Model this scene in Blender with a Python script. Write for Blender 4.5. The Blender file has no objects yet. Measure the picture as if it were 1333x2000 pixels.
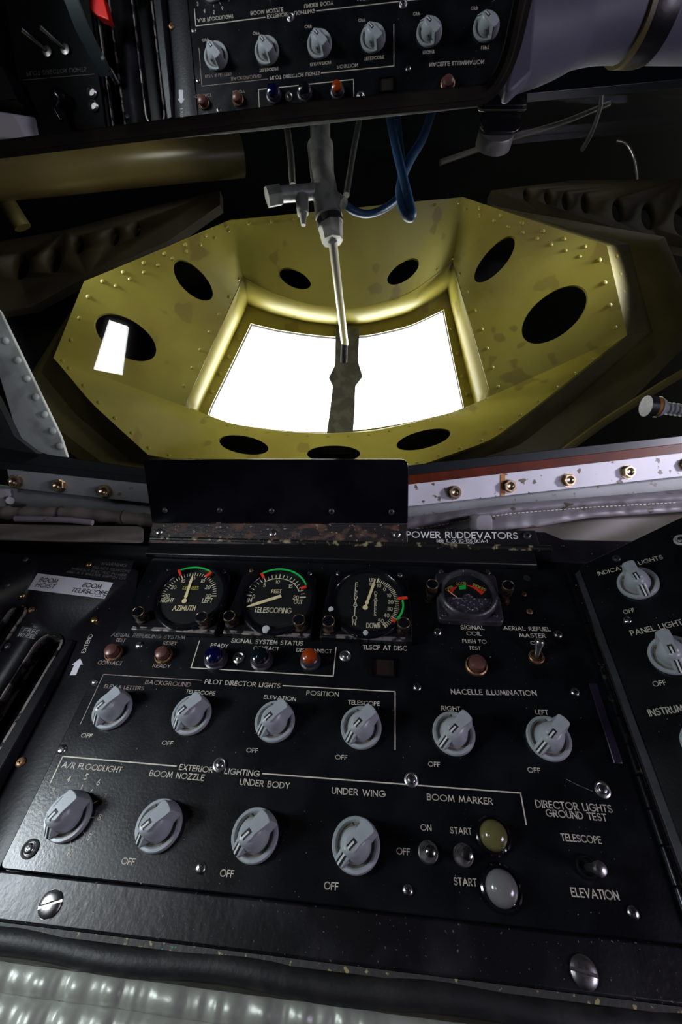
import bpy, math, random
from mathutils import Vector as V, Matrix
random.seed(7)
SC = bpy.context.scene
COL = SC.collection
PI = math.pi
R = math.radians
mm = .001

# ------------------------------------------------------------------ camera
F = 855.945                       # focal length in pixels of a 1333 x 2000 frame
CAM = V((.031648, -.204276, .909639))
RW = Matrix(((.994517, .017232, -.103144), (.097747, -.50369, .858337), (-.037162, -.863713, -.502612)))
cd = bpy.data.cameras.new('camera'); cam = bpy.data.objects.new('camera', cd); COL.objects.link(cam)
cd.sensor_fit = 'VERTICAL'; cd.sensor_height = 36; cd.lens = F / 2000 * 36; cd.clip_start = .01
cm = Matrix((RW @ V((1, 0, 0)), RW @ V((0, -1, 0)), RW @ V((0, 0, -1)))).transposed().to_4x4()
cm.translation = CAM; cam.matrix_world = cm
SC.camera = cam
vs = SC.view_settings
SC.display_settings.display_device = 'sRGB'
vs.view_transform = 'Standard'; vs.look = 'None'; vs.gamma = 1; vs.use_curve_mapping = False
vs.exposure = 0.0
try:
    SC.cycles.use_denoising = True
    SC.cycles.max_bounces = 8; SC.cycles.transparent_max_bounces = 12
    SC.cycles.sample_clamp_indirect = 4
except Exception: pass

# panel frame: u along the console, v up the slope, w out of it (metres)
TAU = R(15)
EX, EV, EN = V((1, 0, 0)), V((0, math.cos(TAU), math.sin(TAU))), V((0, -math.sin(TAU), math.cos(TAU)))
ORG = V((0, 0, .6))
PM = Matrix((EX, EV, EN)).transposed().to_4x4(); PM.translation = ORG
PMI = PM.inverted()
def ray(px, py): return RW @ V(((px - 666.5) / F, (py - 1000) / F, 1))
def at(px, py, z): return CAM + ray(px, py) * z           # the point z metres ahead of the lens seen there
def onplane(px, py, p, n):
    d = ray(px, py); return CAM + d * ((p - CAM).dot(n) / d.dot(n))
def uv(px, py, w=0):
    q = PMI @ onplane(px, py, ORG + EN * w, EN); return V((q.x, q.y))
def P(u, v, w=0): return PM @ V((u, v, w))
FWD = RW @ V((0, 0, 1)); UPC = RW @ V((0, -1, 0)); RGT = RW @ V((1, 0, 0))
MIR_P = V((.027362, .027108, 1.132969)); MIR_N = V((-.013326, .719456, .694410)).normalized()

# ------------------------------------------------------------------ world, cabin lamp and added fill lights
w_ = bpy.data.worlds.new('world'); SC.world = w_; w_.use_nodes = True
# overcast sky over a sunlit apron: the ground is the brighter half
wt_ = w_.node_tree; bg = wt_.nodes['Background']; bg.inputs[0].default_value = (1, .985, .95, 1)
tc_ = wt_.nodes.new('ShaderNodeTexCoord'); sx_ = wt_.nodes.new('ShaderNodeSeparateXYZ'); mr_ = wt_.nodes.new('ShaderNodeMapRange')
wt_.links.new(tc_.outputs['Generated'], sx_.inputs[0]); wt_.links.new(sx_.outputs['Z'], mr_.inputs['Value'])
mr_.inputs['From Min'].default_value = -.75; mr_.inputs['From Max'].default_value = -.1; mr_.inputs['To Min'].default_value = 20; mr_.inputs['To Max'].default_value = 5
wt_.links.new(mr_.outputs[0], bg.inputs[1])

def area(name, loc, tgt, size, power, col):
    l = bpy.data.lights.new(name, 'AREA'); l.energy = power; l.color = col; l.size = size
    o = bpy.data.objects.new(name, l); COL.objects.link(o); o.location = loc
    o.rotation_euler = (V(tgt) - V(loc)).to_track_quat('-Z', 'Y').to_euler()
    return o
def spot(name, loc, tgt, power, col, deg, blend=.6, rad=.05):
    l = bpy.data.lights.new(name, 'SPOT'); l.energy = power; l.color = col; l.spot_size = R(deg); l.spot_blend = blend; l.shadow_soft_size = rad
    o = bpy.data.objects.new(name, l); COL.objects.link(o); o.location = loc
    o.rotation_euler = (V(tgt) - V(loc)).to_track_quat('-Z', 'Y').to_euler(); return o
spot('cabin_lamp', P(-.49, -.088, .345), P(-.08, -.03, 0), 9, (.84, .94, 1), 62, .7, .065)
area('lavender_fill', P(.80, -.30, .40), P(.05, .05, 0), .25, 2.7, (.84, .76, 1))  # added fill for the lavender ambience, not a fixture of the cabin
spot('sill_fill', CAM + RGT * .95 + UPC * .16 + FWD * .10, P(.30, .34, .1), 30, (.90, .86, 1), 40, .8, .06)  # added light off to the right, brightening the window frame strip
spot('bay_fill', CAM + RGT * -.76 + UPC * .60 + FWD * .88, CAM + RGT * .46 + UPC * .20 + FWD * 1.02, 22, (1, .97, .86), 62, .8)  # added pair of spots, each brightening the opposite wall of the hatch pan
spot('bay_fill', CAM + RGT * .78 + UPC * .60 + FWD * .88, CAM + RGT * -.46 + UPC * .18 + FWD * 1.02, 22, (1, .97, .86), 62, .8)
spot('upper_bay_fill', at(330, 130, .70), at(30, 450, .9), 1.5, (1, .95, .84), 130, .6)  # added spot hidden behind the mirror, brightening torque tube and gusset
spot('upper_bay_fill', at(900, 120, .75), at(1180, 330, 1.05), 1.3, (1, .95, .84), 100, .6)  # second added spot, for the rods and beam of the upper bay

# ------------------------------------------------------------------ materials
def pm(name, c1, rough=.5, metal=0, c2=None, scale=40, lo=.45, hi=.6, bump=0, bscale=300, rough2=None, emis=None, estr=0, spec=.5, coat=0, speck=None, slo=.72, sscale=900, detail=6, stretch=None):
    m = bpy.data.materials.new(name); m.use_nodes = True
    t = m.node_tree; n = t.nodes; L = t.links; b = n['Principled BSDF']
    b.inputs['Base Color'].default_value = (*c1, 1); b.inputs['Roughness'].default_value = rough
    b.inputs['Metallic'].default_value = metal; b.inputs['Specular IOR Level'].default_value = spec
    b.inputs['Coat Weight'].default_value = coat
    tc = n.new('ShaderNodeTexCoord'); co = tc.outputs['Object']
    if stretch:
        mp = n.new('ShaderNodeMapping'); mp.inputs['Scale'].default_value = stretch; L.new(co, mp.inputs[0]); co = mp.outputs[0]
    def noise(s, d=detail):
        x = n.new('ShaderNodeTexNoise'); x.inputs['Scale'].default_value = s; x.inputs['Detail'].default_value = d
        L.new(co, x.inputs['Vector']); return x.outputs['Fac']
    def ramp(f, a, c):
        x = n.new('ShaderNodeMapRange'); x.inputs['From Min'].default_value = a; x.inputs['From Max'].default_value = c
        L.new(f, x.inputs['Value']); return x.outputs['Result']
    def mix(f, a, c):
        x = n.new('ShaderNodeMix'); x.data_type = 'RGBA'; L.new(f, x.inputs[0])
        if isinstance(a, tuple): x.inputs[6].default_value = (*a, 1)
        else: L.new(a, x.inputs[6])
        x.inputs[7].default_value = (*c, 1); return x.outputs[2]
    col = c1
    if c2:
        f = ramp(noise(scale), lo, hi); col = mix(f, col, c2)
        if rough2 is not None:
            x = n.new('ShaderNodeMapRange'); x.inputs['To Min'].default_value = rough; x.inputs['To Max'].default_value = rough2
            L.new(f, x.inputs['Value']); L.new(x.outputs[0], b.inputs['Roughness'])
    if speck:
        col = mix(ramp(noise(sscale, 2), slo, slo + .03), col, speck)
    if not isinstance(col, tuple): L.new(col, b.inputs['Base Color'])
    if bump:
        x = n.new('ShaderNodeBump'); x.inputs['Strength'].default_value = bump; x.inputs['Distance'].default_value = .001
        L.new(noise(bscale, 4), x.inputs['Height']); L.new(x.outputs[0], b.inputs['Normal'])
    if emis:
        b.inputs['Emission Color'].default_value = (*emis, 1); b.inputs['Emission Strength'].default_value = estr
    return m
def glass(name, tint=(1, 1, 1), rough=.0, refl=1.0, ior=1.45):
    m = bpy.data.materials.new(name); m.use_nodes = True; t = m.node_tree; n = t.nodes; n.clear()
    o = n.new('ShaderNodeOutputMaterial'); mx = n.new('ShaderNodeMixShader'); fr = n.new('ShaderNodeFresnel'); fr.inputs[0].default_value = ior
    ge = n.new('ShaderNodeNewGeometry'); mr = n.new('ShaderNodeMapRange'); mr.inputs['To Min'].default_value = ior; mr.inputs['To Max'].default_value = 1 / ior   # same air-to-glass reflectance on both faces
    t.links.new(ge.outputs['Backfacing'], mr.inputs['Value']); t.links.new(mr.outputs[0], fr.inputs[0])
    tr = n.new('ShaderNodeBsdfTransparent'); tr.inputs[0].default_value = (*tint, 1)
    gl = n.new('ShaderNodeBsdfGlossy'); gl.inputs['Roughness'].default_value = rough; gl.inputs[0].default_value = (refl, refl, refl, 1)
    t.links.new(fr.outputs[0], mx.inputs[0]); t.links.new(tr.outputs[0], mx.inputs[1]); t.links.new(gl.outputs[0], mx.inputs[2]); t.links.new(mx.outputs[0], o.inputs[0])
    return m
M = dict(
    panel=pm('panel_black_paint', (.0028, .0032, .0042), .27, c2=(.0055, .0065, .0080), scale=25, lo=.4, hi=.7, rough2=.36, bump=.10, bscale=500, spec=.42, speck=(.2, .2, .2), slo=.735, sscale=420),
    console=pm('console_black_paint', (.0035, .0030, .0045), .36, c2=(.007, .006, .0085), scale=18, lo=.4, hi=.7, rough2=.45, bump=.15, bscale=350, spec=.22, speck=(.2, .18, .16), slo=.74, sscale=400),
    frame=pm('worn_frame_paint', (.0045, .004, .0055), .34, c2=(.016, .015, .019), scale=22, lo=.5, hi=.75, rough2=.42, bump=.2, bscale=250, speck=(.10, .095, .10), slo=.685, sscale=520, spec=.45),
    black=pm('satin_black', (.006, .006, .007), .35, bump=.1),
    beam=pm('dark_beam_paint', (.05, .038, .014), .6, c2=(.025, .018, .008), scale=8, lo=.4, hi=.7), deadblack=pm('matt_black_paint', (.004, .0045, .005), .6, spec=.08), gloss=pm('gloss_black', (.003, .003, .005), .12, c2=(.006, .006, .008), scale=15, bump=.03, bscale=60),
    rubber=pm('black_rubber', (.008, .0075, .008), .55, c2=(.02, .018, .017), scale=60, lo=.5, hi=.7, bump=.3),
    cream=pm('engraved_cream', (.62, .56, .46), .6, c2=(.40, .36, .29), scale=250, lo=.5, hi=.8),
    dim=pm('worn_engraving', (.20, .18, .17), .7, c2=(.05, .05, .05), scale=350, lo=.5, hi=.65),
    rust_text=pm('stained_engraving', (.33, .25, .22), .7, c2=(.16, .12, .11), scale=300, lo=.5, hi=.65),
    white=pm('white_paint', (.7, .7, .68), .5),
    knob=pm('grey_knob_plastic', (.36, .385, .40), .33, c2=(.32, .34, .355), scale=60, bump=.05, bscale=800),
    knobold=pm('grimy_knob_plastic', (.37, .385, .40), .35, c2=(.27, .255, .24), scale=120, lo=.52, hi=.75, bump=.05, bscale=800),
    dirt=pm('knob_grime', (.10, .085, .065), .8, c2=(.2, .18, .15), scale=200),
    chrome=pm('polished_steel', (.75, .74, .74), .16, 1),
    steel=pm('dull_steel', (.48, .47, .47), .32, 1, c2=(.25, .22, .2), scale=300, lo=.5, hi=.7),
    steelscrew=pm('screw_steel', (.55, .54, .55), .26, 1, c2=(.2, .18, .17), scale=500, lo=.55, hi=.7),
    brass=pm('brass', (.62, .42, .16), .3, 1, c2=(.25, .15, .06), scale=400, lo=.5, hi=.7),
    bolt=pm('cadmium_bolt', (.72, .58, .38), .28, 1, c2=(.45, .33, .2), scale=300, lo=.5, hi=.7),
    bronze=pm('rusty_bronze', (.30, .17, .09), .45, .8, c2=(.1, .05, .03), scale=400, lo=.45, hi=.65),
    bare=pm('chipped_metal', (.30, .26, .24), .4, .6, c2=(.02, .018, .02), scale=120, lo=.48, hi=.54, bump=.2),
    olive=pm('zinc_chromate', (.27, .235, .035), .42, c2=(.20, .155, .02), scale=5, lo=.42, hi=.68, bump=.06, bscale=60, speck=(.19, .15, .025), slo=.64, sscale=14),
    olive2=pm('zinc_chromate_dark', (.14, .115, .03), .5, c2=(.07, .055, .015), scale=6, lo=.4, hi=.7, bump=.08, bscale=60),
    tubeolive=pm('olive_tube', (.13, .105, .04), .3, c2=(.08, .06, .02), scale=7, lo=.4, hi=.7),
    bay=pm('bay_dark_paint', (.0035, .003, .0025), .8, spec=.1, c2=(.006, .005, .003), scale=6, lo=.4, hi=.7),
    strut=pm('strut_paint', (.055, .05, .033), .55, c2=(.09, .085, .06), scale=40, bump=.3, bscale=500),
    fit=pm('grey_fitting', (.30, .30, .29), .42, .3, c2=(.18, .18, .17), scale=40),
    rod=pm('chrome_rod', (.95, .95, .95), .28, .85),
    blue=pm('blue_hose', (.012, .055, .15), .5, c2=(.008, .035, .10), scale=60),
    pipe=pm('aluminium_pipe', (.55, .54, .5), .3, .9),
    gusset=pm('grey_gusset_paint', (.48, .51, .50), .5, c2=(.33, .35, .34), scale=30, bump=.1),
    trim=pm('white_frame_paint', (.60, .60, .66), .45, c2=(.50, .50, .55), scale=12, lo=.4, hi=.7, speck=(.12, .09, .06), slo=.64, sscale=90, bump=.1, bscale=150),
    trimgreen=pm('grey_green_paint', (.23, .25, .255), .5, c2=(.18, .195, .20), scale=15, lo=.4, hi=.7, speck=(.15, .1, .05), slo=.66, sscale=80, bump=.1),
    seal=pm('red_brown_sealant', (.10, .016, .004), .35, spec=.2, c2=(.055, .010, .004), scale=25, lo=.4, hi=.7),
    edgeblack=pm('window_edge_paint', (.006, .009, .011), .3),
    orange=pm('orange_torque_paint', (.42, .16, .02), .5),
    quilt=pm('lavender_padding', (.20, .19, .21), .5, c2=(.14, .13, .14), scale=20, lo=.4, hi=.7, bump=.3, bscale=60, speck=(.08, .06, .04), slo=.66, sscale=70),
    quiltback=pm('brown_padding', (.115, .10, .09), .6, c2=(.07, .065, .04), scale=14, lo=.4, hi=.7, bump=.3, bscale=60),
    roll=pm('brown_fabric', (.14, .115, .10), .7, c2=(.085, .07, .062), scale=30, lo=.4, hi=.7, bump=.4, bscale=120),
    thread=pm('pale_thread', (.6, .55, .48), .7),
    silver=pm('silver_quilt', (.34, .345, .30), .40, .25, c2=(.25, .255, .22), scale=25, lo=.4, hi=.7, bump=.25, bscale=220),
    rust=pm('rusty_black_plate', (.013, .011, .012), .4, c2=(.11, .045, .025), scale=55, lo=.50, hi=.68, rough2=.7, bump=.4, bscale=250, speck=(.26, .20, .17), slo=.67, sscale=210, stretch=(1, 1.6, 1)),
    sidehinge=pm('side_hinge_metal', (.03, .03, .035), .22, .9, c2=(.2, .17, .1), scale=200, lo=.62, hi=.7), hinge=pm('hinge_metal', (.012, .011, .010), .35, .3, c2=(.30, .26, .14), scale=130, lo=.56, hi=.66, bump=.2),
    mirror=pm('mirror_silver', (.80, .80, .80), .012, 1),
    mirrorframe=pm('mirror_frame_paint', (.022, .02, .014), .35, c2=(.035, .033, .022), scale=30),
    lavender=pm('lavender_grey_paint', (.13, .13, .17), .55, c2=(.11, .11, .145), scale=12, bump=.05),
    sticker=pm('white_label', (.52, .50, .54), .5),
    ink=pm('black_ink', (.01, .01, .012), .6),
    warn=pm('warning_plate', (.010, .009, .011), .3),
    red=pm('red_paint', (.75, .04, .015), .4), green=pm('green_paint', (.015, .50, .07), .35), redlac=pm('red_lacquer', (.55, .012, .008), .3),
    needle=pm('needle_cream', (.86, .72, .40), .5), tick=pm('tick_cream', (.80, .73, .50), .5), edgesheen=pm('purple_sheen_strip', (.016, .011, .026), .3), dial=pm('dial_black', (.0045, .005, .006), .5),
    yellowtext=pm('yellow_paint', (.62, .52, .08), .5),
    meter=pm('meter_casting', (.028, .025, .032), .33, .2, c2=(.06, .055, .065), scale=90, lo=.5, hi=.7, bump=.25, bscale=500, speck=(.3, .28, .32), slo=.70, sscale=420),
    speckled=pm('speckled_cover', (.03, .027, .035), .4, c2=(.22, .19, .26), scale=420, lo=.57, hi=.62, bump=.2, bscale=700, detail=2),
    brownbtn=pm('brown_button', (.13, .055, .042), .35, .2, c2=(.09, .035, .03), scale=90),
    bluelens=pm('blue_lens', (.0015, .0015, .028), .12, coat=.6), greenlens=pm('dark_green_lens', (.003, .006, .008), .12, coat=.6),
    amberlens=pm('amber_lens', (.26, .035, .004), .22, coat=.4), yellowlens=pm('yellow_lens', (.125, .11, .04), .16, coat=.5), clearlens=pm('frosted_lens', (.17, .17, .165), .2, coat=.5),
    lever=pm('dark_green_lever', (.012, .020, .022), .35, c2=(.22, .25, .25), scale=30, lo=.55, hi=.57), cabin=pm('cabin_lining', (.02, .02, .022), .8, c2=(.014, .014, .016), scale=3),
    tag=pm('black_tag', (.004, .004, .005), .25), pane=pm('window_light', (1, 1, 1), .5, emis=(1, .99, 1), estr=22),
    whitecloth=pm('white_plastic', (.5, .5, .53), .45))
GL = glass('clear_glass', refl=.6); GLH = glass('hatch_glass', ior=1.3); GLW = glass('window_glass', (.97, .99, .98))

# ------------------------------------------------------------------ mesh helpers
class MB:
    def __init__(s): s.v = []; s.f = []
    def add(s, vs, fs, T=None):
        b = len(s.v); s.v += [tuple(T @ V(x)) if T else tuple(x) for x in vs]; s.f += [tuple(b + i for i in f) for f in fs]; return s
    def box(s, c, d, T=None):
        x, y, z = c; a, b, e = d[0] / 2, d[1] / 2, d[2] / 2
        vs = [(x + i * a, y + j * b, z + k * e) for k in (-1, 1) for j in (-1, 1) for i in (-1, 1)]
        return s.add(vs, [(0, 2, 3, 1), (4, 5, 7, 6), (0, 1, 5, 4), (2, 6, 7, 3), (0, 4, 6, 2), (1, 3, 7, 5)], T)
    def loft(s, rings, caps=(True, True), closed=True, T=None):
        n = len(rings[0]); vs = [p for r in rings for p in r]; fs = []
        for i in range(len(rings) - 1):
            for j in range(n if closed else n - 1):
                k = (j + 1) % n; fs.append((i * n + j, i * n + k, (i + 1) * n + k, (i + 1) * n + j))
        if caps[0]: fs.append(tuple(range(n - 1, -1, -1)))
        if caps[1]: fs.append(tuple((len(rings) - 1) * n + j for j in range(n)))
        return s.add(vs, fs, T)
    def prism(s, poly, z0, z1, T=None):
        ar = sum(a[0] * b[1] - b[0] * a[1] for a, b in zip(poly, list(poly[1:]) + [poly[0]]))
        if ar < 0: poly = list(poly)[::-1]
        if z0 > z1: z0, z1 = z1, z0
        return s.loft([[(p[0], p[1], z0) for p in poly], [(p[0], p[1], z1) for p in poly]], T=T)
    def lathe(s, prof, n=32, T=None, caps=(True, True)):
        return s.loft([[(r * math.cos(2 * PI * k / n), r * math.sin(2 * PI * k / n), z) for k in range(n)] for r, z in prof], caps, T=T)
    def cyl(s, p0, p1, r0, r1=None, n=16, caps=(True, True)):
        p0, p1 = V(p0), V(p1); q = (p1 - p0).to_track_quat('Z', 'Y').to_matrix().to_4x4(); q.translation = p0
        return s.lathe([(r0, 0), (r1 if r1 is not None else r0, (p1 - p0).length)], n, q, caps)
    def tube(s, pts, r, n=10):
        pts = [V(p) for p in pts]; rings = []
        rr = r if isinstance(r, (list, tuple)) else [r] * len(pts)
        up = V((.31, .2, .93))
        for i, p in enumerate(pts):
            d = (pts[min(i + 1, len(pts) - 1)] - pts[max(i - 1, 0)]).normalized()
            a = up - d * up.dot(d); a.normalize(); b = d.cross(a); up = a
            rings.append([tuple(p + (a * math.cos(2 * PI * k / n) + b * math.sin(2 * PI * k / n)) * rr[i]) for k in range(n)])
        return s.loft(rings)
    def build(s, name, mat, parent=None, smooth=35, bevel=0, seg=2):
        me = bpy.data.meshes.new(name); me.from_pydata(s.v, [], s.f); me.materials.append(mat)
        if smooth:
            me.polygons.foreach_set('use_smooth', [True] * len(me.polygons)); me.set_sharp_from_angle(angle=R(smooth))
        me.validate(); me.update()
        o = bpy.data.objects.new(name, me); COL.objects.link(o)
        if parent: o.parent = parent
        if bevel:
            b = o.modifiers.new('edge', 'BEVEL'); b.width = bevel; b.segments = seg; b.limit_method = 'ANGLE'; b.angle_limit = R(35)
        return o
def tag(o, label, cat, group=None, kind=None):
    o['label'] = label; o['category'] = cat
    if group: o['group'] = group
    if kind: o['kind'] = kind
    return o
def root(name, Mx, label=None, cat=None, group=None):
    o = bpy.data.objects.new(name, None); COL.objects.link(o); o.matrix_world = Mx; o.empty_display_size = .01
    if label: tag(o, label, cat, group)
    return o
def struct(o): o['kind'] = 'structure'; return o
def copy_thing(r, Mx, label, group=None):
    c = r.copy(); COL.objects.link(c); c.matrix_world = Mx; c['label'] = label
    if group: c['group'] = group
    def rec(a, b):
        for ch in list(a.children):
            d = ch.copy(); COL.objects.link(d); d.parent = b; rec(ch, d)
    rec(r, c); return c
def bake_cut(o, cutters):
    for c in cutters:
        m = o.modifiers.new('cut', 'BOOLEAN'); m.object = c; m.operation = 'DIFFERENCE'; m.solver = 'EXACT'
    bpy.context.view_layer.update()
    dg = bpy.context.evaluated_depsgraph_get()
    me = bpy.data.meshes.new_from_object(o.evaluated_get(dg))
    o.modifiers.clear(); old = o.data; o.data = me; bpy.data.meshes.remove(old)
    for c in cutters: bpy.data.objects.remove(c)
def PT(u, v, w=0, rot=0): return PM @ Matrix.Translation((u, v, w)) @ Matrix.Rotation(rot, 4, 'Z')
def arcp(cx, cy, rx, ry, a0, a1, n=12):
    return [(cx + rx * math.cos(R(a0 + (a1 - a0) * i / n)), cy + ry * math.sin(R(a0 + (a1 - a0) * i / n))) for i in range(n + 1)]
def rrect(x0, y0, x1, y1, r, n=5):
    p = []
    for cx, cy, a in ((x1 - r, y1 - r, 0), (x0 + r, y1 - r, 90), (x0 + r, y0 + r, 180), (x1 - r, y0 + r, 270)): p += arcp(cx, cy, r, r, a, a + 90, n)
    return p
def catmull(pts, n=8):
    out = []; pts = [V(p) for p in pts]
    for i in range(len(pts) - 1):
        a, b, c, d = pts[max(i - 1, 0)], pts[i], pts[i + 1], pts[min(i + 2, len(pts) - 1)]
        for k in range(n):
            t = k / n; out.append(.5 * ((2 * b) + (c - a) * t + (2 * a - 5 * b + 4 * c - d) * t * t + (3 * b - 3 * c + d - a) * t ** 3))
    out.append(pts[-1]); return out

# ------------------------------------------------------------------ engraved stroke lettering
A = arcp
GLY = {
    'A': (.76, [[(0, 0), (.38, 1), (.76, 0)], [(.13, .32), (.63, .32)]]),
    'B': (.5, [[(0, 0), (0, 1), (.22, 1)] + A(.22, .77, .22, .23, 90, -90, 8) + [(0, .54)], [(.22, .54)] + A(.22, .27, .27, .27, 90, -90, 8) + [(0, 0)]]),
    'C': (.76, [A(.46, .5, .46, .5, 48, 312, 16)]),
    'D': (.66, [[(0, 0), (0, 1), (.18, 1)] + A(.18, .5, .48, .5, 90, -90, 12) + [(0, 0)]]),
    'E': (.43, [[(.43, 1), (0, 1), (0, 0), (.43, 0)], [(0, .52), (.38, .52)]]),
    'F': (.42, [[(.42, 1), (0, 1), (0, 0)], [(0, .52), (.37, .52)]]),
    'G': (.86, [A(.46, .5, .46, .5, 48, 352, 18) + [(.90, .46), (.52, .46)]]),
    'H': (.58, [[(0, 0), (0, 1)], [(.58, 0), (.58, 1)], [(0, .52), (.58, .52)]]),
    'I': (.02, [[(.01, 0), (.01, 1)]]),
    'J': (.32, [[(.32, 1), (.32, .2)] + A(.15, .18, .17, .18, 0, -150, 6)]),
    'K': (.56, [[(0, 0), (0, 1)], [(.52, 1), (.02, .48), (.56, 0)]]),
    'L': (.40, [[(0, 1), (0, 0), (.4, 0)]]),
    'M': (.82, [[(0, 0), (.12, 1), (.41, .16), (.7, 1), (.82, 0)]]),
    'N': (.62, [[(0, 0), (0, 1), (.62, 0), (.62, 1)]]),
    'O': (.94, [A(.47, .5, .47, .5, 0, 360, 20)]),
    'P': (.48, [[(0, 0), (0, 1), (.2, 1)] + A(.2, .73, .27, .27, 90, -90, 8) + [(0, .46)]]),
    'Q': (.94, [A(.47, .5, .47, .5, 0, 360, 20), [(.58, .3), (.9, -.04)]]),
    'R': (.52, [[(0, 0), (0, 1), (.2, 1)] + A(.2, .74, .26, .26, 90, -90, 8) + [(0, .48)], [(.2, .48), (.52, 0)]]),
    'S': (.5, [A(.25, .76, .22, .24, 40, 250, 9) + [(.32, .5)] + A(.24, .25, .25, .25, 70, -150, 9)]),
    'T': (.5, [[(0, 1), (.5, 1)], [(.25, 1), (.25, 0)]]),
    'U': (.56, [[(0, 1), (0, .28)] + A(.28, .28, .28, .28, 180, 360, 10) + [(.56, 1)]]),
    'V': (.68, [[(0, 1), (.34, 0), (.68, 1)]]),
    'W': (1.0, [[(0, 1), (.26, 0), (.5, .86), (.74, 0), (1, 1)]]),
    'X': (.6, [[(0, 1), (.6, 0)], [(.6, 1), (0, 0)]]),
    'Y': (.6, [[(0, 1), (.3, .5), (.6, 1)], [(.3, .5), (.3, 0)]]),
    'Z': (.56, [[(.03, 1), (.53, 1), (0, 0), (.56, 0)]]),
    '0': (.56, [A(.28, .5, .28, .5, 0, 360, 16)]), '1': (.16, [[(0, .8), (.14, 1), (.14, 0)]]),
    '2': (.5, [A(.25, .74, .25, .26, 170, -30, 9) + [(0, 0), (.5, 0)]]),
    '3': (.48, [A(.22, .76, .22, .24, 150, -90, 9), A(.22, .27, .26, .27, 90, -150, 9)]),
    '4': (.54, [[(.4, 0), (.4, 1), (0, .28), (.54, .28)]]),
    '5': (.5, [[(.45, 1), (.1, 1), (.06, .58)] + A(.23, .32, .27, .32, 110, -150, 10)]),
    '6': (.5, [[(.36, 1), (.04, .44)] + A(.25, .28, .25, .28, 140, 500, 14)]),
    '7': (.46, [[(0, 1), (.46, 1), (.12, 0)]]),
    '8': (.5, [A(.25, .76, .21, .23, -90, 270, 12), A(.25, .27, .25, .27, 90, 450, 12)]),
    '9': (.5, [[(.14, 0), (.46, .56)] + A(.25, .72, .25, .28, -40, 320, 14)]),
    '&': (.64, [[(.64, 0), (.14, .7)] + A(.29, .8, .16, .19, 200, -40, 8) + [(.08, .4)] + A(.24, .23, .22, .23, 140, 340, 8) + [(.62, .42)]]),
    '/': (.5, [[(0, -.08), (.5, 1.08)]]), '-': (.3, [[(0, .45), (.3, .45)]]), '.': (.04, [[(.01, .0), (.03, .0)]]),
    '(': (.2, [A(.3, .5, .3, .6, 130, 230, 6)]), ')': (.2, [A(-.1, .5, .3, .6, -50, 50, 6)]), ' ': (.28, [])}
def strip(mb, pts, t, z, Tf):
    h = t / 2
    for a, b in zip(pts, pts[1:]):
        a, b = V(a), V(b); d = b - a
        if d.length < 1e-9: continue
        d.normalize(); nrm = V((-d.y, d.x)); e = d * h
        q = [a - e + nrm * h, a - e - nrm * h, b + e - nrm * h, b + e + nrm * h]
        mb.add([(*Tf(p), z) for p in q], [(0, 1, 2, 3)])
def text(mb, s, p0, p1, H, z, wt=.15, slant=0):
    p0, p1 = V(p0), V(p1); d = p1 - p0; Lr = d.length; d.normalize(); nrm = V((-d.y, d.x))
    sp = .24; nat = 0; prev = False
    for ch in s: nat += GLY[ch][0] + sp
    nat = (nat - sp) * H
    sx = (Lr - wt * H) / max(nat - 0, 1e-6) if nat > .1 * H else 1
    x = wt * H / 2 / sx
    for ch in s:
        w, st = GLY[ch]
        for pl in st:
            pts = [(x + px * H, py * H) for px, py in pl]
            strip(mb, [(a * sx, b) for a, b in pts], wt * H, z, lambda q: tuple(p0 + d * q[0] + nrm * q[1] + d * slant * q[1]))
        x += (w + sp) * H
def inscribe(parent, mat, s, p0, p1, H, z, wt=.15, name='lettering'):
    mb = MB(); text(mb, s, p0, p1, H, z, wt); return mb.build(name, mat, parent, smooth=0)

# ------------------------------------------------------------------ screws
def cross_screw(parent, u, v, w, r, mat, rot=.4, washer=None, name='screw'):
    """a domed cross-head screw, its recess sunk into the head"""
    T = Matrix.Translation((u, v, w)) @ Matrix.Rotation(rot, 4, 'Z')
    if washer:
        wb = MB(); wb.lathe([(r * 1.65, 0), (r * 1.65, r * .25), (r * 1.3, r * .42), (r * .9, r * .2)], 24, T, (False, False)); wb.build('washer', washer, parent)
    z = r * .22 if washer else 0
    mb = MB(); n = 24; prof = [(1, 0), (.97, .18), (.85, .36), (.66, .48)]
    def cr(a):
        a = (a + PI / 4) % (PI / 2) - PI / 4; return .44 if abs(a) < R(17) else .17
    rings = [[(q * r * math.cos(2 * PI * k / n), q * r * math.sin(2 * PI * k / n), z + h * r) for k in range(n)] for q, h in prof]
    rings.append([(cr(2 * PI * k / n) * r * math.cos(2 * PI * k / n), cr(2 * PI * k / n) * r * math.sin(2 * PI * k / n), z + .53 * r) for k in range(n)])
    rings.append([(cr(2 * PI * k / n) * .7 * r * math.cos(2 * PI * k / n), cr(2 * PI * k / n) * .7 * r * math.sin(2 * PI * k / n), z + .1 * r) for k in range(n)])
    mb.loft(rings, (False, True), T=T)
    return mb.build(name, mat, parent)
def slot_screw(parent, u, v, w, r, mat, rot=0):
    T = Matrix.Translation((u, v, w)) @ Matrix.Rotation(rot, 4, 'Z')
    mb = MB()
    for sgn in (-1, 1):
        a0 = math.asin(.10); rings = []
        for q, h in ((1, 0), (.98, .12), (.9, .2), (.6, .3), (.3, .34)):
            pts = [(q * r * math.cos(t) if False else q * r * math.cos(a0 + (PI - 2 * a0) * i / 14), sgn * max(q * r * math.sin(a0 + (PI - 2 * a0) * i / 14), .12 * r), h * r) for i in range(15)]
            rings.append(pts)
        mb.loft(rings, (False, True), closed=True, T=T)
    mb.lathe([(r, 0), (r, .06 * r)], 28, T)
    return mb.build('screw', mat, parent)

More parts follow.
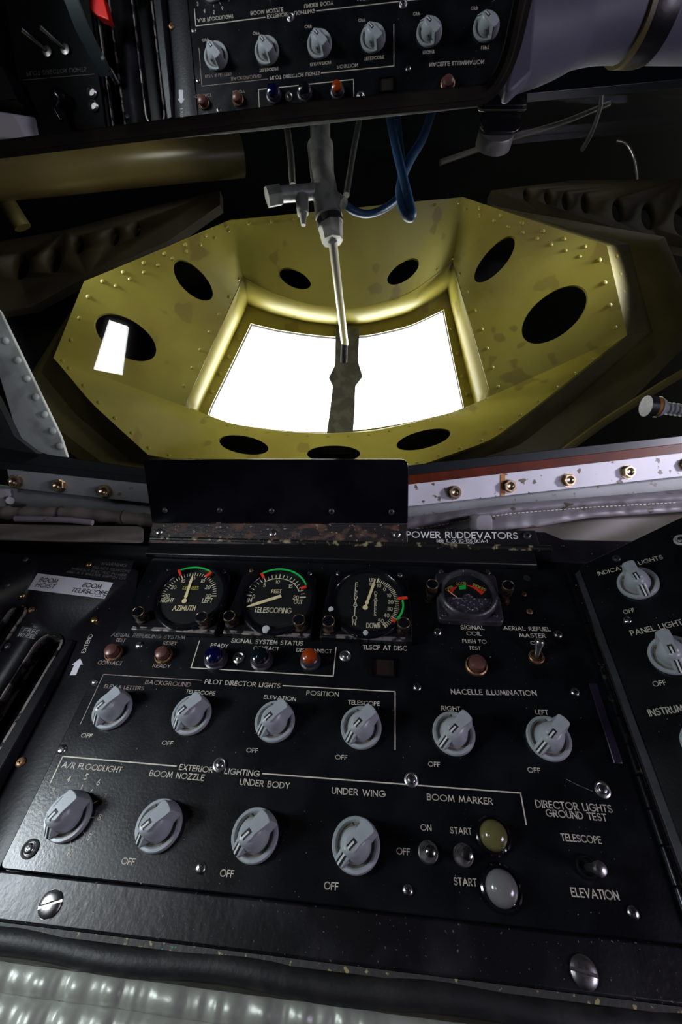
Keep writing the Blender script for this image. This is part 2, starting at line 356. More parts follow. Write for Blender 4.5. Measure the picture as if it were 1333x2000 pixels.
# ------------------------------------------------------------------ the cabin shell
def wall(name, c, d, label, mat='cabin'):
    o = MB().box(c, d).build(name, M[mat], smooth=0); tag(o, label, 'wall', kind='structure'); return o
wall('floor', (0, -.50, -.02), (2.48, 2.44, .04), 'dark cabin floor under the console')['category'] = 'floor'
wall('ceiling', (0, .03, 1.92), (2.48, 3.5, .04), 'dark grey cabin ceiling above the sighting window')['category'] = 'ceiling'
for nm, x, lb in (('wall_left', -1.22, 'dark grey cabin wall on the port hand of the console'), ('wall_right', 1.22, 'dark grey cabin wall beyond the hinged side panel')):
    yz = [(-1.72, -.04), (.70, -.04), (1.80, 1.94), (-1.72, 1.94)]
    o = MB().loft([[(x - .02, a, b) for a, b in yz], [(x + .02, a, b) for a, b in yz]]).build(nm, M['cabin'], smooth=0); tag(o, lb, 'wall', kind='structure')
wall('wall_back', (0, -1.7, .95), (2.48, .04, 1.98), 'dark grey cabin wall behind the operator')

def CMX(px, py, z):                      # a frame standing square to the view axis at a real distance z
    m = Matrix((RGT, UPC, -FWD)).transposed().to_4x4(); m.translation = at(px, py, z); return m
class Face:                              # flat shapes laid out on such a frame
    def __init__(s, ox, oy, z): s.M = CMX(ox, oy, z); s.z = z; s.o = (ox, oy); s.I = s.M.inverted()
    def p(s, x, y): return ((x - s.o[0]) / F * s.z, -(y - s.o[1]) / F * s.z)
    def poly(s, pts): return [s.p(*q) for q in pts]
    def w(s, x, y, z): return tuple(s.I @ at(x, y, z))

# ------------------------------------------------------------------ the sighting window: pane, frame strips, sealant, bolts
FW = Face(660, 930, .54)
win = root('window_1', FW.M); tag(win, 'wide sighting window above the instrument panel with bolted white lower frame', 'window', kind='structure')
def flat(parent, name, mat, pts, z0, z1, bevel=.0006):
    return MB().prism(FW.poly(pts)[::-1], z0, z1).build(name, M[mat], parent, bevel=bevel)
flat(win, 'frame_strip', 'trim', [(640, 966), (800, 946), (1345, 883), (1420, 874), (1420, 920), (1345, 929), (799, 989), (640, 1008)], -.012, 0)
flat(win, 'frame_strip', 'trimgreen', [(13, 916), (285, 945), (420, 962), (420, 1000), (290, 983), (20, 953)], -.012, 0)
flat(win, 'sealant', 'seal', [(640, 949), (800, 928), (1345, 864), (1420, 855), (1420, 876), (1345, 885), (800, 948), (640, 968)], -.016, -.004)
flat(win, 'sealant', 'edgeblack', [(-60, 893), (13, 902), (285, 931), (420, 948), (420, 964), (285, 947), (13, 918), (-60, 910)], -.016, -.004)
flat(win, 'edge_strip', 'edgeblack', [(640, 928), (800, 908), (1345, 849), (1420, 840), (1420, 857), (1345, 866), (800, 930), (640, 951)], -.02, -.006)
flat(win, 'edge_strip', 'edgeblack', [(-60, 862), (40, 880), (285, 915), (420, 932), (420, 950), (285, 933), (13, 904), (-60, 895)], -.02, -.006)
flat(win, 'header', 'edgeblack', [(-500, 330), (-500, 120), (1000, 96), (1250, 88), (1600, 80), (1600, 128), (1333, 155), (1000, 186), (500, 240)], -.012, 0)
flat(win, 'bay_dark_sheet', 'edgeblack', [(-420, 300), (-150, 560), (-20, 770), (20, 850), (72, 890), (10, 918), (-60, 912), (-420, 900)], -.02, -.006)  # black sheet standing in for the darkness of the bay beside the gusset
flat(win, 'torque_stripe', 'orange', [(978, 927), (987, 925), (987, 967), (978, 969)], .0001, .0006, 0)
o = MB().box((0, .19, -.035), (1.3, .62, .006)).build('pane', GLW, win, smooth=0)
def hexbolt(x, y, r=.0078):
    lx, ly = FW.p(x, y); T = Matrix.Translation((lx, ly, 0)) @ Matrix.Rotation(random.random(), 4, 'Z')
    mb = MB(); mb.lathe([(r * 1.1, 0), (r * 1.1, .0012)], 24, T)
    n = 24
    def hx(k): a = (2 * PI * k / n + PI / 6) % (PI / 3) - PI / 6; return math.cos(PI / 6) / math.cos(a) if False else .87 / math.cos(a)
    rings = [[(hx(k) * q * r * math.cos(2 * PI * k / n), hx(k) * q * r * math.sin(2 * PI * k / n), h) for k in range(n)] for q, h in ((1, .001), (1, .0055), (.93, .0063))]
    rings += [[(q * r * math.cos(2 * PI * k / n), q * r * math.sin(2 * PI * k / n), h) for k in range(n)] for q, h in ((.62, .0063), (.45, .0045), (.2, .0036))]
    mb.loft(rings, T=T); return mb.build('bolt', M['bolt'], win, smooth=30)
for x, y in ((888, 962), (995, 950), (1110, 938), (1226, 922), (1340, 908), (33, 941), (118, 949), (207, 960)): hexbolt(x, y)

# sill below the strips, padding, fabric rolls
sill = root('window_sill', FW.M); tag(sill, 'grey painted sill channel running under the bolted window frame', 'sill', kind='structure')
flat(sill, 'channel', 'trimgreen', [(640, 1008), (799, 988), (1345, 928), (1420, 920), (1420, 950), (1345, 959), (799, 1014), (640, 1032)], -.02, -.003, .003)
flat(sill, 'channel', 'trimgreen', [(-60, 940), (20, 952), (290, 982), (420, 998), (420, 1030), (300, 1012), (0, 992), (-60, 990)], -.03, -.010, .003)
sb = MB(); sb.cyl((*FW.p(4, 966), -.012), (*FW.p(4, 966), .0), .004); sb.cyl((*FW.p(12, 982), -.004), (*FW.p(27, 978), .006), .0045)
sb.box((*FW.p(2, 972), -.006), (.012, .022, .004)); sb.build('bracket', M['whitecloth'], sill)

def sheet(rows, name, mat, parent=None, thick=.004, sub=2, I=None):
    """a padded skin through rows of world points"""
    n = len(rows[0]); mb = MB(); vs = [tuple(I @ V(p)) if I else tuple(p) for r in rows for p in r]; fs = []
    for i in range(len(rows) - 1):
        for j in range(n - 1): fs.append((i * n + j, i * n + j + 1, (i + 1) * n + j + 1, (i + 1) * n + j))
    mb.add(vs, fs); o = mb.build(name, M[mat], parent, smooth=60)
    s = o.modifiers.new('thick', 'SOLIDIFY'); s.thickness = thick; s.offset = 0
    if sub: s = o.modifiers.new('soft', 'SUBSURF'); s.levels = s.render_levels = sub
    return o
def lerp(a, b, t): return a + (b - a) * t
def interp(tab, x):
    for (a, b), (c, d) in zip(tab, tab[1:]):
        if x <= c: return lerp(b, d, (x - a) / (c - a))
    return tab[-1][1]
# padding, right-hand run
pad = root('padded_liner', CMX(1060, 990, .52)); tag(pad, 'lavender grey padded liner with a stitched seam under the white window frame', 'padding')
PI_ = pad.matrix_world.inverted()
top_ = [(640, 1026), (800, 1010), (1000, 984), (1333, 957), (1440, 948)]
seam = [(640, 1052), (830, 1031), (930, 1013), (1000, 1003), (1150, 991), (1333, 981), (1440, 974)]
low_ = [(640, 1062), (830, 1046), (930, 1040), (1050, 1030), (1150, 1012), (1333, 1000), (1440, 990)]
rows = [[], [], [], [], [], [], []]
xs = [640 + i * 10 for i in range(81)]
for i, x in enumerate(xs):
    wob = (math.sin(x * .071) + math.sin(x * .173 + 1) + .7 * math.sin(x * .39)) * .0012
    t, s, l = interp(top_, x), interp(seam, x), interp(low_, x)
    fold = .002 * math.sin(x * .21 + 2) * max(0, 1 - abs(x - 830) / 120)
    for k, (y, dz) in enumerate(((t, .0), (lerp(t, s, .25), .012 + wob), (lerp(t, s, .6), .015 - wob + fold), (s - 1, .004), (s + 1.2, .004), (lerp(s, l, .55), .010 + wob), (l, .002))):
        rows[k].append(at(x, y, .532 - dz - .03 * (y - t) / 60))
sheet(rows, 'cover', 'quilt', pad, .003, 2, PI_)
st = MB()
for i in range(0, 62):
    x = 815 + i * 8.2; a = at(x, interp(seam, x), .532 - .008 - .03 * (interp(seam, x) - interp(top_, x)) / 60); b = at(x + 5, interp(seam, x + 5), .532 - .008 - .03 * (interp(seam, x + 5) - interp(top_, x + 5)) / 60)
    st.tube([PI_ @ a, PI_ @ b], .0005, 5)
o = st.build('stitching', M['thread'], pad)
rows = [[at(x, y0, z0) for x in [780 + 35 * i for i in range(20)]] for y0, z0 in ()]
rows = []
for k in range(5):
    r_ = []
    for i in range(22):
        x = 780 + i * 32; y = lerp(interp(low_, x) - 4, 1092 - .0 * x, k / 4); r_.append(at(x, y, .528 - .028 * k / 4 + .004 * math.sin(x * .03 + k * 1.7)))
    rows.append(r_)
b2 = root('insulation_blanket', CMX(1150, 1030, .52)); tag(b2, 'brown insulation blanket sagging between padded liner and black console ledge', 'blanket')
sheet(rows, 'blanket', 'quiltback', b2, .003, 2, b2.matrix_world.inverted())
kn = root('rubber_stop', CMX(943, 1020, .488)); tag(kn, 'dark grey rubber stop peeking above the ruddevators placard', 'stop')
MB().loft([[(a * s, b * s, z) for a, b in rrect(-.0095, -.012, .0095, .009, .006)] for s, z in ((1, -.02), (1, .004), (.85, .006))]).build('stop', M['quilt'], kn)
# left fabric roll and ducts
rl = root('fabric_roll', CMX(120, 1003, .50)); tag(rl, 'long brown fabric wrapped roll lying along the sill, tied twice', 'roll'); I_ = rl.matrix_world.inverted()
pts = [I_ @ at(x, y, .50) for x, y in ((-160, 992), (-60, 998), (0, 1001), (60, 1003), (130, 1003), (200, 1007), (260, 1013), (330, 1021), (420, 1030))]
cp = catmull(pts, 7)
MB().tube(cp, [.0072 + .0009 * math.sin(i * 1.3) + .0006 * math.sin(i * 2.9) for i in range(len(cp))], 14).build('wrap', M['roll'], rl)
for k in (27, 40): MB().tube([cp[k] + V((0, .0078 * math.cos(a), .0078 * math.sin(a))) for a in [i * PI / 8 for i in range(17)]], .0008, 6).build('tie', M['rubber'], rl)
r2 = root('folded_cover', CMX(120, 1020, .49)); tag(r2, 'brown folded cloth cover tucked under the fabric roll', 'cover'); I_ = r2.matrix_world.inverted()
rows = []
for k in range(5):
    rows.append([at(-150 + 24 * i, 1020 + k * 8 + i * .5, .488 - .006 * k + .003 * math.sin(i * .8 + k * 2)) for i in range(19)])
sheet(rows, 'cloth', 'roll', r2, .004, 2, I_)
r3 = root('cable', CMX(160, 1018, .482)); tag(r3, 'lavender grey cable with a blunt end lying on the folded cloth cover', 'cable'); I_ = r3.matrix_world.inverted()
MB().tube([I_ @ at(x, y, .48) for x, y in ((30, 1013), (90, 1014), (140, 1016), (181, 1021))], .0032, 10).build('sheath', M['quilt'], r3)

# ------------------------------------------------------------------ the bay beyond the pane
HT = Face(650, 700, 1.0)
hat = root('sighting_hatch', HT.M); tag(hat, 'yellow-green riveted metal hatch pan with round lightening holes around two bright windows', 'hatch')
pairs = [((105, 700), (360, 795)), ((165, 550), (412, 680)), ((450, 430), (475, 540)), ((520, 423), (530, 570)), ((600, 415), (598, 592)), ((680, 408), (660, 600)), ((770, 398), (722, 597)), ((840, 391), (800, 574)), ((905, 385), (885, 510)),
         ((1185, 480), (923, 645)), ((1225, 655), (960, 775)), ((1060, 787), (900, 803)), ((960, 862), (800, 830)), ((800, 918), (730, 846)), ((650, 936), (650, 850)), ((480, 924), (560, 846)), ((290, 890), (460, 832)), ((180, 790), (405, 812))]
panes = [(402, 812), (448, 718), (490, 631), (540, 643), (600, 652), (660, 658), (722, 654), (800, 636), (868, 604), (888, 705), (908, 797), (880, 808), (800, 826), (730, 838), (650, 846), (560, 843), (470, 832), (425, 822)]
ZR, ZI, ZP = .98, 1.07, 1.195
def dense(seq, n=7):
    out = []
    for i in range(len(seq)):
        a, b = seq[i], seq[(i + 1) % len(seq)]
        for k in range(n): out.append((lerp(a[0], b[0], k / n), lerp(a[1], b[1], k / n)))
    return out
OUT = dense([p[0] for p in pairs]); INN = dense([p[1] for p in pairs]); PAN = dense(panes)
def soft(seq, keep, it=2):
    s = list(seq); n = len(s)
    for _ in range(it):
        t = list(s)
        for i in range(n):
            if (i not in keep): t[i] = ((s[i - 1][0] + 2 * s[i][0] + s[(i + 1) % n][0]) / 4, (s[i - 1][1] + 2 * s[i][1] + s[(i + 1) % n][1]) / 4)
        s = t
    return s
INN = soft(INN, {0, 14, 56, 70}, 4); OUT = soft(OUT, {0, 7, 14, 56, 63, 70, 112}, 2); PAN = soft(PAN, {14, 56, 70}, 3)
def ring(t):
    return [HT.w(lerp(a[0], b[0], t), lerp(a[1], b[1], t), lerp(ZR, ZI, t ** 1.0)) for a, b in zip(OUT, INN)]
pan = MB().loft([ring(k / 6) for k in range(7)], (False, False)).build('pan', M['olive'], hat, smooth=40)
so = pan.modifiers.new('thick', 'SOLIDIFY'); so.thickness = .006; so.offset = 0
holes = [(378, 550, 38, 23, 38), (250, 663, 56, 35, 30), (575, 535, 33, 14, 20), (790, 522, 35, 15, -30), (967, 508, 43, 21, -45), (1080, 618, 64, 40, -40), (475, 868, 50, 19, 12), (652, 886, 52, 18, 0), (828, 858, 54, 19, -15)]
cut = []
for x, y, a, b, ang in holes:
    c, s = math.cos(R(ang)), math.sin(R(ang)); q = [(x + a * math.cos(t) * c - b * math.sin(t) * s, y + a * math.cos(t) * s + b * math.sin(t) * c) for t in [2 * PI * k / 40 for k in range(40)]]
    q = [HT.p(*p) for p in q]
    # the holes lie in the sloping pan about 3 cm behind the rim plane
    k_ = 1.025
    q = [(HT.w(0, 0, 1)[0] * 0 + p[0] * k_ + HT.w(650, 700, 1.025)[0], p[1] * k_ + HT.w(650, 700, 1.025)[1]) for p in q]
    cut.append(MB().prism(q, -.20, .09).build('cutter', M['olive'], hat))
bake_cut(pan, cut); pan.data.polygons.foreach_set('use_smooth', [True] * len(pan.data.polygons)); pan.data.set_sharp_from_angle(angle=R(35))
fl = MB().loft([[HT.w(*p, ZI - .003) for p in INN], [HT.w(*p, ZP) for p in [(lerp(a[0], b[0], .62), lerp(a[1], b[1], .62)) for a, b in zip(INN, PAN)]], [HT.w(*p, ZP) for p in PAN], [HT.w(*p, ZP + .008) for p in PAN]], (False, False)).build('flange', M['olive'], hat, smooth=15)
fl.modifiers.new('thick', 'SOLIDIFY').thickness = .002
OUT2 = dense([(50, 760), (168, 556), (455, 438), (522, 430), (600, 422), (680, 414), (768, 404), (838, 398), (905, 391), (1282, 472), (1338, 640), (1205, 775), (1085, 880), (860, 950), (650, 968), (440, 960), (215, 915), (110, 835)])
OUT3 = dense([(0, 790), (172, 565), (460, 448), (524, 440), (600, 430), (680, 422), (766, 412), (836, 406), (905, 398), (1340, 440), (1460, 640), (1300, 800), (1130, 925), (880, 1000), (650, 1010), (420, 1005), (150, 960), (40, 880)])
MB().loft([[HT.w(*p, ZR) for p in OUT], [HT.w(*[lerp(a, b, .45) for a, b in zip(p, q)], ZR + .07) for p, q in zip(OUT, OUT2)], [HT.w(*p, ZR + .075) for p in OUT2], [HT.w(*[lerp(a, b, .3) for a, b in zip(p, q)], ZR + .1) for p, q in zip(OUT2, OUT3)]], (False, False)).build('outer_flange', M['olive2'], hat, smooth=25)
rv0 = []
def rivet(p, r=.0052):
    if not rv0:
        q = .005; rv0.append(MB().lathe([(q, -q * .3), (q * .92, q * .2), (q * .6, q * .38), (.0001, q * .45)], 10).build('rivet', M['olive'], hat, smooth=50)); o = rv0[0]
    else:
        o = rv0[0].copy(); COL.objects.link(o); o.parent = hat; rv0.append(o)
    o.location = V(p); o.scale = (r / .005,) * 3
def along(seq, step, off=0):
    acc = off; out = []
    n = len(seq)
    for i in range(n):
        a, b = V(seq[i]), V(seq[(i + 1) % n]); L_ = (b - a).length
        while acc < L_: out.append((i, acc / L_)); acc += step
        acc -= L_
    return out
def ringpt(t, i, f): a, b = V(ring_cache[t][i]), V(ring_cache[t][(i + 1) % len(OUT)]); return a.lerp(b, f)
ring_cache = {t: ring(t) for t in (.07, .16, .55, .94)}
for i, f in along(OUT, 46): rivet(ringpt(.07, i, f) + V((0, 0, .003)))
for i, f in along(OUT, 34, 20):
    if 14 * 1 <= i < 63 and i > 55 or 7 <= i < 14: rivet(ringpt(.16, i, f) + V((0, 0, .003)), .0045)
for i, f in along(INN, 38):
    if i < 16 or i > 52: rivet(ringpt(.94, i, f) + V((0, 0, .003)), .0045)
for i in range(58, 63): rivet(V(HT.w(lerp(1205, 1232, (i - 58) / 4), lerp(500, 640, (i - 58) / 4), ZR + .02)), .0045)
for x, y in ((414, 765), (430, 730), (447, 697), (466, 660), (883, 640), (895, 690), (904, 735), (913, 770)): rivet(V(HT.w(x, y, ZP - .004)), .006)
post = [(666, 595), (700, 597), (697, 660), (706, 690), (692, 708), (690, 765), (684, 838), (630, 838), (642, 760), (648, 708), (640, 692), (652, 668), (654, 595)]
MB().prism([HT.w(x, y, 1.0)[:2] for x, y in []] or [(a * 1.185, b * 1.185) for a, b in HT.poly(post)][::-1], -.200, -.178).build('center_post', M['strut'], hat, bevel=.001)
for q in ([(490, 628), (540, 641), (600, 650), (662, 657), (650, 848), (560, 845), (470, 834), (420, 824)], [(662, 657), (722, 652), (800, 634), (870, 602), (912, 799), (880, 810), (800, 828), (730, 840), (650, 848)]):
    MB().prism([(a * 1.21, b * 1.21) for a, b in HT.poly(q)][::-1], -.212, -.208).build('hatch_pane', GLH, hat, smooth=0)
# outer skin with the opening the hatch windows look through
sk = Face(650, 700, 1.22); skr = root('wall_front', sk.M); tag(skr, 'dark fuselage skin beyond the hatch pan', 'wall', kind='structure')
big = []
for (x, y) in PAN:
    d = V((x - 660, y - 735)); d.normalize(); big.append((660 + d.x * 2600, 735 + d.y * 2600))
MB().loft([[(*sk.p(*p), 0) for p in PAN], [(*sk.p(*p), 0) for p in big], [(*sk.p(*p), -.02) for p in big], [(*sk.p(*p), -.02) for p in PAN], [(*sk.p(*p), 0) for p in PAN]], (False, False)).build('skin', M['bay'], skr, smooth=0)

# fittings in the bay
FT = Face(650, 400, .78)
act = root('hydraulic_actuator', FT.M); tag(act, 'grey hydraulic actuator with a long chrome rod hanging before the bright windows', 'actuator')
def c3(a, b, r0, r1=None, n=20): return (FT.w(*a), FT.w(*b), r0, r1, n)
b = MB(); b.cyl(*c3((625, 180, .80), (626, 295, .79), .018)); b.cyl(*c3((626, 285, .79), (630, 345, .785), .0235, .021)); b.build('cylinder', M['fit'], act)
b = MB(); b.cyl(*c3((630, 340, .785), (643, 425, .78), .021, .024)); b.lathe([(.0, 0)], 3); b.v = b.v[:-3]; b.f = b.f[:-2]
b.build('body', M['fit'], act)
b = MB(); b.cyl(*c3((643, 428, .78), (646, 440, .78), .0235)); b.build('seal_ring', M['rubber'], act)
b = MB(); b.cyl(*c3((645, 438, .78), (650, 472, .78), .0225, .019, 8)); b.build('gland_nut', M['fit'], act, smooth=25)
b = MB(); b.cyl(*c3((650, 470, .78), (674, 672, 1.0), .0082, .0082)); b.build('piston_rod', M['rod'], act)
b = MB(); b.cyl(*c3((673, 668, .995), (672, 708, 1.02), .0075)); b.build('rod_end', M['rubber'], act)
b = MB(); b.cyl(*c3((640, 372, .785), (545, 380, .77), .013)); b.cyl(*c3((548, 380, .77), (522, 385, .765), .017, n=6)); b.cyl(*c3((590, 385, .775), (592, 418, .772), .012, .010)); b.cyl(*c3((592, 415, .772), (593, 440, .77), .0075, .004)); b.build('valve', M['fit'], act)
b = MB(); b.cyl(*c3((640, 385, .78), (672, 398, .765), .016, .010)); b.build('port', M['fit'], act)
def pipe(name, mat, pts, r, label, cat, n=10, sm=8):
    rt = root(name, CMX(pts[0][0], pts[0][1], pts[0][2])); tag(rt, label, cat); I = rt.matrix_world.inverted()
    MB().tube(catmull([I @ at(*p) for p in pts], sm), r, n).build(name + '_run', M[mat], rt, smooth=60); return rt
pipe('blue_hose', 'blue', [(757, 190, .84), (768, 260, .83), (784, 330, .81), (800, 395, .78), (805, 420, .77), (796, 422, .775), (786, 400, .79), (783, 360, .81), (800, 315, .83), (828, 265, .85), (848, 205, .87)], .0085, 'blue hydraulic hose hanging in a narrow loop beside the actuator', 'hose')
pipe('blue_hose', 'blue', [(679, 402, .765), (692, 412, .768), (718, 418, .78), (750, 408, .80), (778, 385, .82), (790, 350, .86), (782, 280, .9), (775, 200, .92)], .0065, 'thin blue hose curving from the actuator port towards the looped hose', 'hose')
pipe('hydraulic_pipe', 'pipe', [(708, 180, .83), (702, 235, .82), (690, 300, .80), (682, 350, .785), (677, 381, .770)], .0055, 'short metal pipe dropping into the actuator port', 'pipe')
pipe('hydraulic_pipe', 'pipe', [(556, 190, .81), (560, 240, .80), (568, 300, .79), (571, 345, .785), (572.5, 362, .78)], .0060, 'metal pipe dropping onto the actuator side valve', 'pipe')
pipe('brace_rod', 'pipe', [(860, 318, 1.0), (1000, 270, 1.02), (1100, 240, 1.05), (1190, 203, 1.08)], .0065, 'slanting bare metal rod in the dark upper bay', 'rod')
pipe('brace_rod', 'pipe', [(1138, 292, 1.0), (1155, 262, 1.0), (1172, 215, 1.03), (1175, 180, 1.05)], .005, 'short upright metal rod meeting the slanting rod', 'rod')
pipe('bay_cable', 'pipe', [(1205, 275, 1.0), (1225, 282, 1.0), (1240, 310, 1.0), (1246, 350, 1.02)], .003, 'thin curved cable in the dark corner of the bay', 'cable')
pipe('torque_tube', 'tubeolive', [(-220, 352, .86), (60, 335, .92), (250, 318, .97), (470, 300, 1.03)], .046, 'thick olive torque tube crossing the upper bay', 'tube', 24, 4)
pipe('stay_tube', 'olive2', [(-30, 330, .98), (10, 390, .98), (45, 445, 1.0)], .018, 'short dark olive stay below the torque tube', 'tube', 14)
def beam(name, pts, hs, label, z):
    Fc = Face(pts[0][0], pts[0][1], z); rt = root(name, Fc.M); tag(rt, label, 'beam')
    o = MB().prism(Fc.poly(pts), -.03, 0).build('web', M['beam'], rt)
    cs = [MB().prism([Fc.p(x + a * math.cos(t), y + b * math.sin(t)) for t in [2 * PI * k / 24 for k in range(24)]], -.06, .03).build('cutter', M['olive2'], rt) for x, y, a, b in hs]
    bake_cut(o, cs); return rt
beam('frame_beam', [(-200, 520), (0, 472), (130, 448), (320, 398), (430, 372), (430, 400), (330, 470), (170, 540), (60, 600), (-200, 640)], [(38, 520, 19, 26), (104, 508, 16, 25), (152, 478, 12, 18), (222, 462, 11, 18), (266, 448, 9, 15)], 'dim olive frame beam with oval holes beyond the hatch pan, under the torque tube', 1.10)
beam('frame_beam', [(960, 372), (1120, 352), (1333, 350), (1500, 350), (1500, 520), (1290, 475), (1180, 455), (1060, 420), (960, 400)], [(1030, 380, 8, 14), (1072, 384, 9, 16), (1107, 392, 9, 19), (1146, 396, 11, 21), (1210, 410, 14, 24), (1270, 421, 17, 28), (1336, 432, 20, 30)], 'dim brown frame beam with a row of oval holes by the starboard bay wall', 1.12)
# riveted gusset just outside the pane
GF = Face(60, 740, .60)
gs = root('riveted_gusset', GF.M); tag(gs, 'pale grey riveted gusset plate standing outside the window corner', 'gusset')
MB().prism(GF.poly([(-40, 560), (0, 608), (65, 742), (118, 852), (131, 893), (100, 890), (58, 878), (37, 862), (18, 800), (-3, 730), (-60, 640)])[::-1], -.006, 0).build('plate', M['gusset'], gs, bevel=.001)
for x, y in ((-8, 634), (11, 666), (35, 704), (53, 740), (70, 776), (87, 810), (103, 842), (117, 872)):
    MB().lathe([(.0052, 0), (.0048, .002), (.003, .0036), (.0001, .0042)], 16, Matrix.Translation((*GF.p(x, y), 0))).build('rivet', M['gusset'], gs, smooth=50)
# hose coupling at the starboard side of the bay
hc = root('hose_coupling', CMX(1300, 795, .68)); tag(hc, 'white ribbed hose coupling with a yellow band by the starboard window edge', 'coupling'); I_ = hc.matrix_world.inverted()
def hp(x, y, z): return I_ @ at(x, y, z)
MB().cyl(hp(1262, 793, .68), hp(1277, 794, .68), .016, n=24).build('collar', M['meter'], hc); MB().cyl(hp(1278, 794, .68), hp(1284, 794, .68), .015, n=24).build('band', M['orange'], hc); MB().cyl(hp(1285, 795, .68), hp(1294, 796, .68), .0165, .013, n=24).build('cuff', M['whitecloth'], hc)
b = MB(); [b.cyl(hp(1296 + 9 * k, 797 + k, .68), hp(1302 + 9 * k, 797.5 + k, .68), .010, .008, n=20) for k in range(6)]; b.cyl(hp(1290, 797, .68), hp(1350, 803, .68), .006); b.build('rib', M['whitecloth'], hc)
lt = root('bay_bracket', CMX(1235, 840, .80)); tag(lt, 'long dark bracket rail running below the hatch flange', 'bracket'); I_ = lt.matrix_world.inverted()
MB().tube([I_ @ at(1070, 905, .86), I_ @ at(1180, 825, .86), I_ @ at(1290, 755, .87), I_ @ at(1400, 690, .88)], .008, 8).build('rail', M['olive2'], lt)

# ------------------------------------------------------------------ bright side window behind the operator (seen as a reflection in the pane)
gn = -FWD; gp = at(666, 900, .575)
def bounce(x, y, s):
    h = onplane(x, y, gp, FWD); d = (h - CAM).normalized(); d = d - FWD * 2 * d.dot(FWD); return h + d * s
q4 = []
for x, y in ((214, 628), (250, 640), (238, 732), (184, 722)):
    h = onplane(x, y, gp, FWD); d = ray(x, y).normalized(); d = d - FWD * 2 * d.dot(FWD); q4.append(h + d * ((1.893 - h.z) / d.z))
mb = MB(); off = V((0, 0, .006)); mb.loft([[tuple(p) for p in q4], [tuple(p + off) for p in q4]])
w2 = mb.build('window_2', M['pane'], smooth=0); tag(w2, 'small bright eyebrow window in the cabin ceiling', 'window', kind='structure')

# ------------------------------------------------------------------ the mirror over the window
MX = (EX - MIR_N * EX.dot(MIR_N)).normalized(); MY = MIR_N.cross(MX)
if MY.z < 0: MX, MY = MX, MY
MM = Matrix((MX, MY, MIR_N)).transposed().to_4x4(); MM.translation = MIR_P
# the reflecting face looks down at the panel, so local -z is the mirrored side
MI = MM.inverted()
def mp(x, y): q = MI @ onplane(x, y, MIR_P, MIR_N); return (q.x, q.y)
mir = root('rear_view_mirror', MM, 'wide framed mirror hung over the window, reflecting the control panel', 'mirror')
g_ = [mp(-60, 284), mp(240, 249), mp(580, 204), mp(820, 180), mp(930, 169)]
xr = mp(1005, 0)[0]; yb = g_[-1][1]
cor = [(xr - .010 + .010 * math.sin(a), yb - .022 + .022 * math.cos(a)) for a in [PI / 2 * k / 8 for k in range(9)]]
x0 = g_[0][0] - .09
face = [(x0, g_[0][1])] + [g_[0], g_[2]] + cor + [(xr, .06), (x0, .06)]
MB().prism(face, .0, .004).build('glass', M['mirror'], mir, smooth=0)
def off2(poly, d):
    n = len(poly); c = V((sum(p[0] for p in poly) / n, sum(p[1] for p in poly) / n)); out = []
    for i in range(n):
        a, b, e = V(poly[i - 1]), V(poly[i]), V(poly[(i + 1) % n]); t1 = (b - a).normalized(); t2 = (e - b).normalized()
        n1 = V((t1.y, -t1.x)); n2 = V((t2.y, -t2.x)); m_ = (n1 + n2).normalized()
        if (b + m_ * .001 - c).length < (b - c).length: m_ = -m_
        out.append(tuple(b + m_ * d / max(.5, abs(m_.dot(n1)))))
    return out
prof = [(-.0003, -.0012), (.002, -.0035), (.0045, -.004), (.006, -.0022), (.0085, -.003), (.0095, 0), (.0095, .008), (-.0003, .008)]
rings = [[(*p, z) for p in off2(face, d)] for d, z in prof]; rings.append(rings[0])
MB().loft(rings, (False, False)).build('mirror_frame', M['mirrorframe'], mir, smooth=30)
MB().prism(off2(face, .002), .0045, .010).build('back_plate', M['black'], mir, smooth=0)
# lavender guard beside the mirror, pale duct with a black strap
GFm = Face(1040, 90, .285)
gd = root('mirror_bracket', GFm.M, 'lavender grey bracket plate along the end of the mirror frame', 'bracket')
MB().loft([[(*GFm.p(x, y), z) for x, y in pl] for pl, z in (([(1012, -90), (1058, -90), (1046, 20), (1040, 138), (1002, 174), (990, 172), (1004, 110), (1014, 20)], -.012), ([(1010, -90), (1060, -90), (1048, 20), (1041, 140), (1003, 176), (988, 174), (1003, 110), (1012, 20)], .0))]).build('plate', M['lavender'], gd, bevel=.002)
DF = Face(1150, 30, .36)
du = root('air_duct', DF.M, 'pale lavender air duct with a black strap passing beside the mirror end', 'duct')
def dsec(x, yl, r): c = V(at(x, yl, .36)); return c, r
cpts = [at(1000, 62, .355), at(1060, 52, .355), at(1120, 30, .355), at(1180, 17, .355), at(1240, 12, .355), at(1330, 6, .355), at(1450, 0, .355)]
rad = [.040, .036, .033, .033, .034, .036, .038]
I_ = DF.I
MB().tube([I_ @ p for p in catmull(cpts, 4)], [interp([(i, r) for i, r in enumerate(rad)], k / 4) for k in range(25)], 28).build('sleeve', M['lavender'], du, smooth=60)
MB().tube([I_ @ at(1238, 12, .355), I_ @ at(1252, 11, .355), I_ @ at(1268, 10, .355), I_ @ at(1284, 9, .355)], [.0365, .0375, .0375, .0365], 28).build('strap', M['black'], du)
MB().tube([I_ @ at(1226, 14, .355), I_ @ at(1236, 13, .355)], [.0365, .0365], 28).build('cuff', M['olive2'], du)
TG = Face(985, 215, .40)
tg = root('window_latch', TG.M, 'black plate latch with a polished round button hanging under the mirror corner', 'latch')
MB().prism(TG.poly(rrect(941, 150, 1031, 206, 7))[::-1], -.004, 0).build('plate', M['tag'], tg, bevel=.0006)
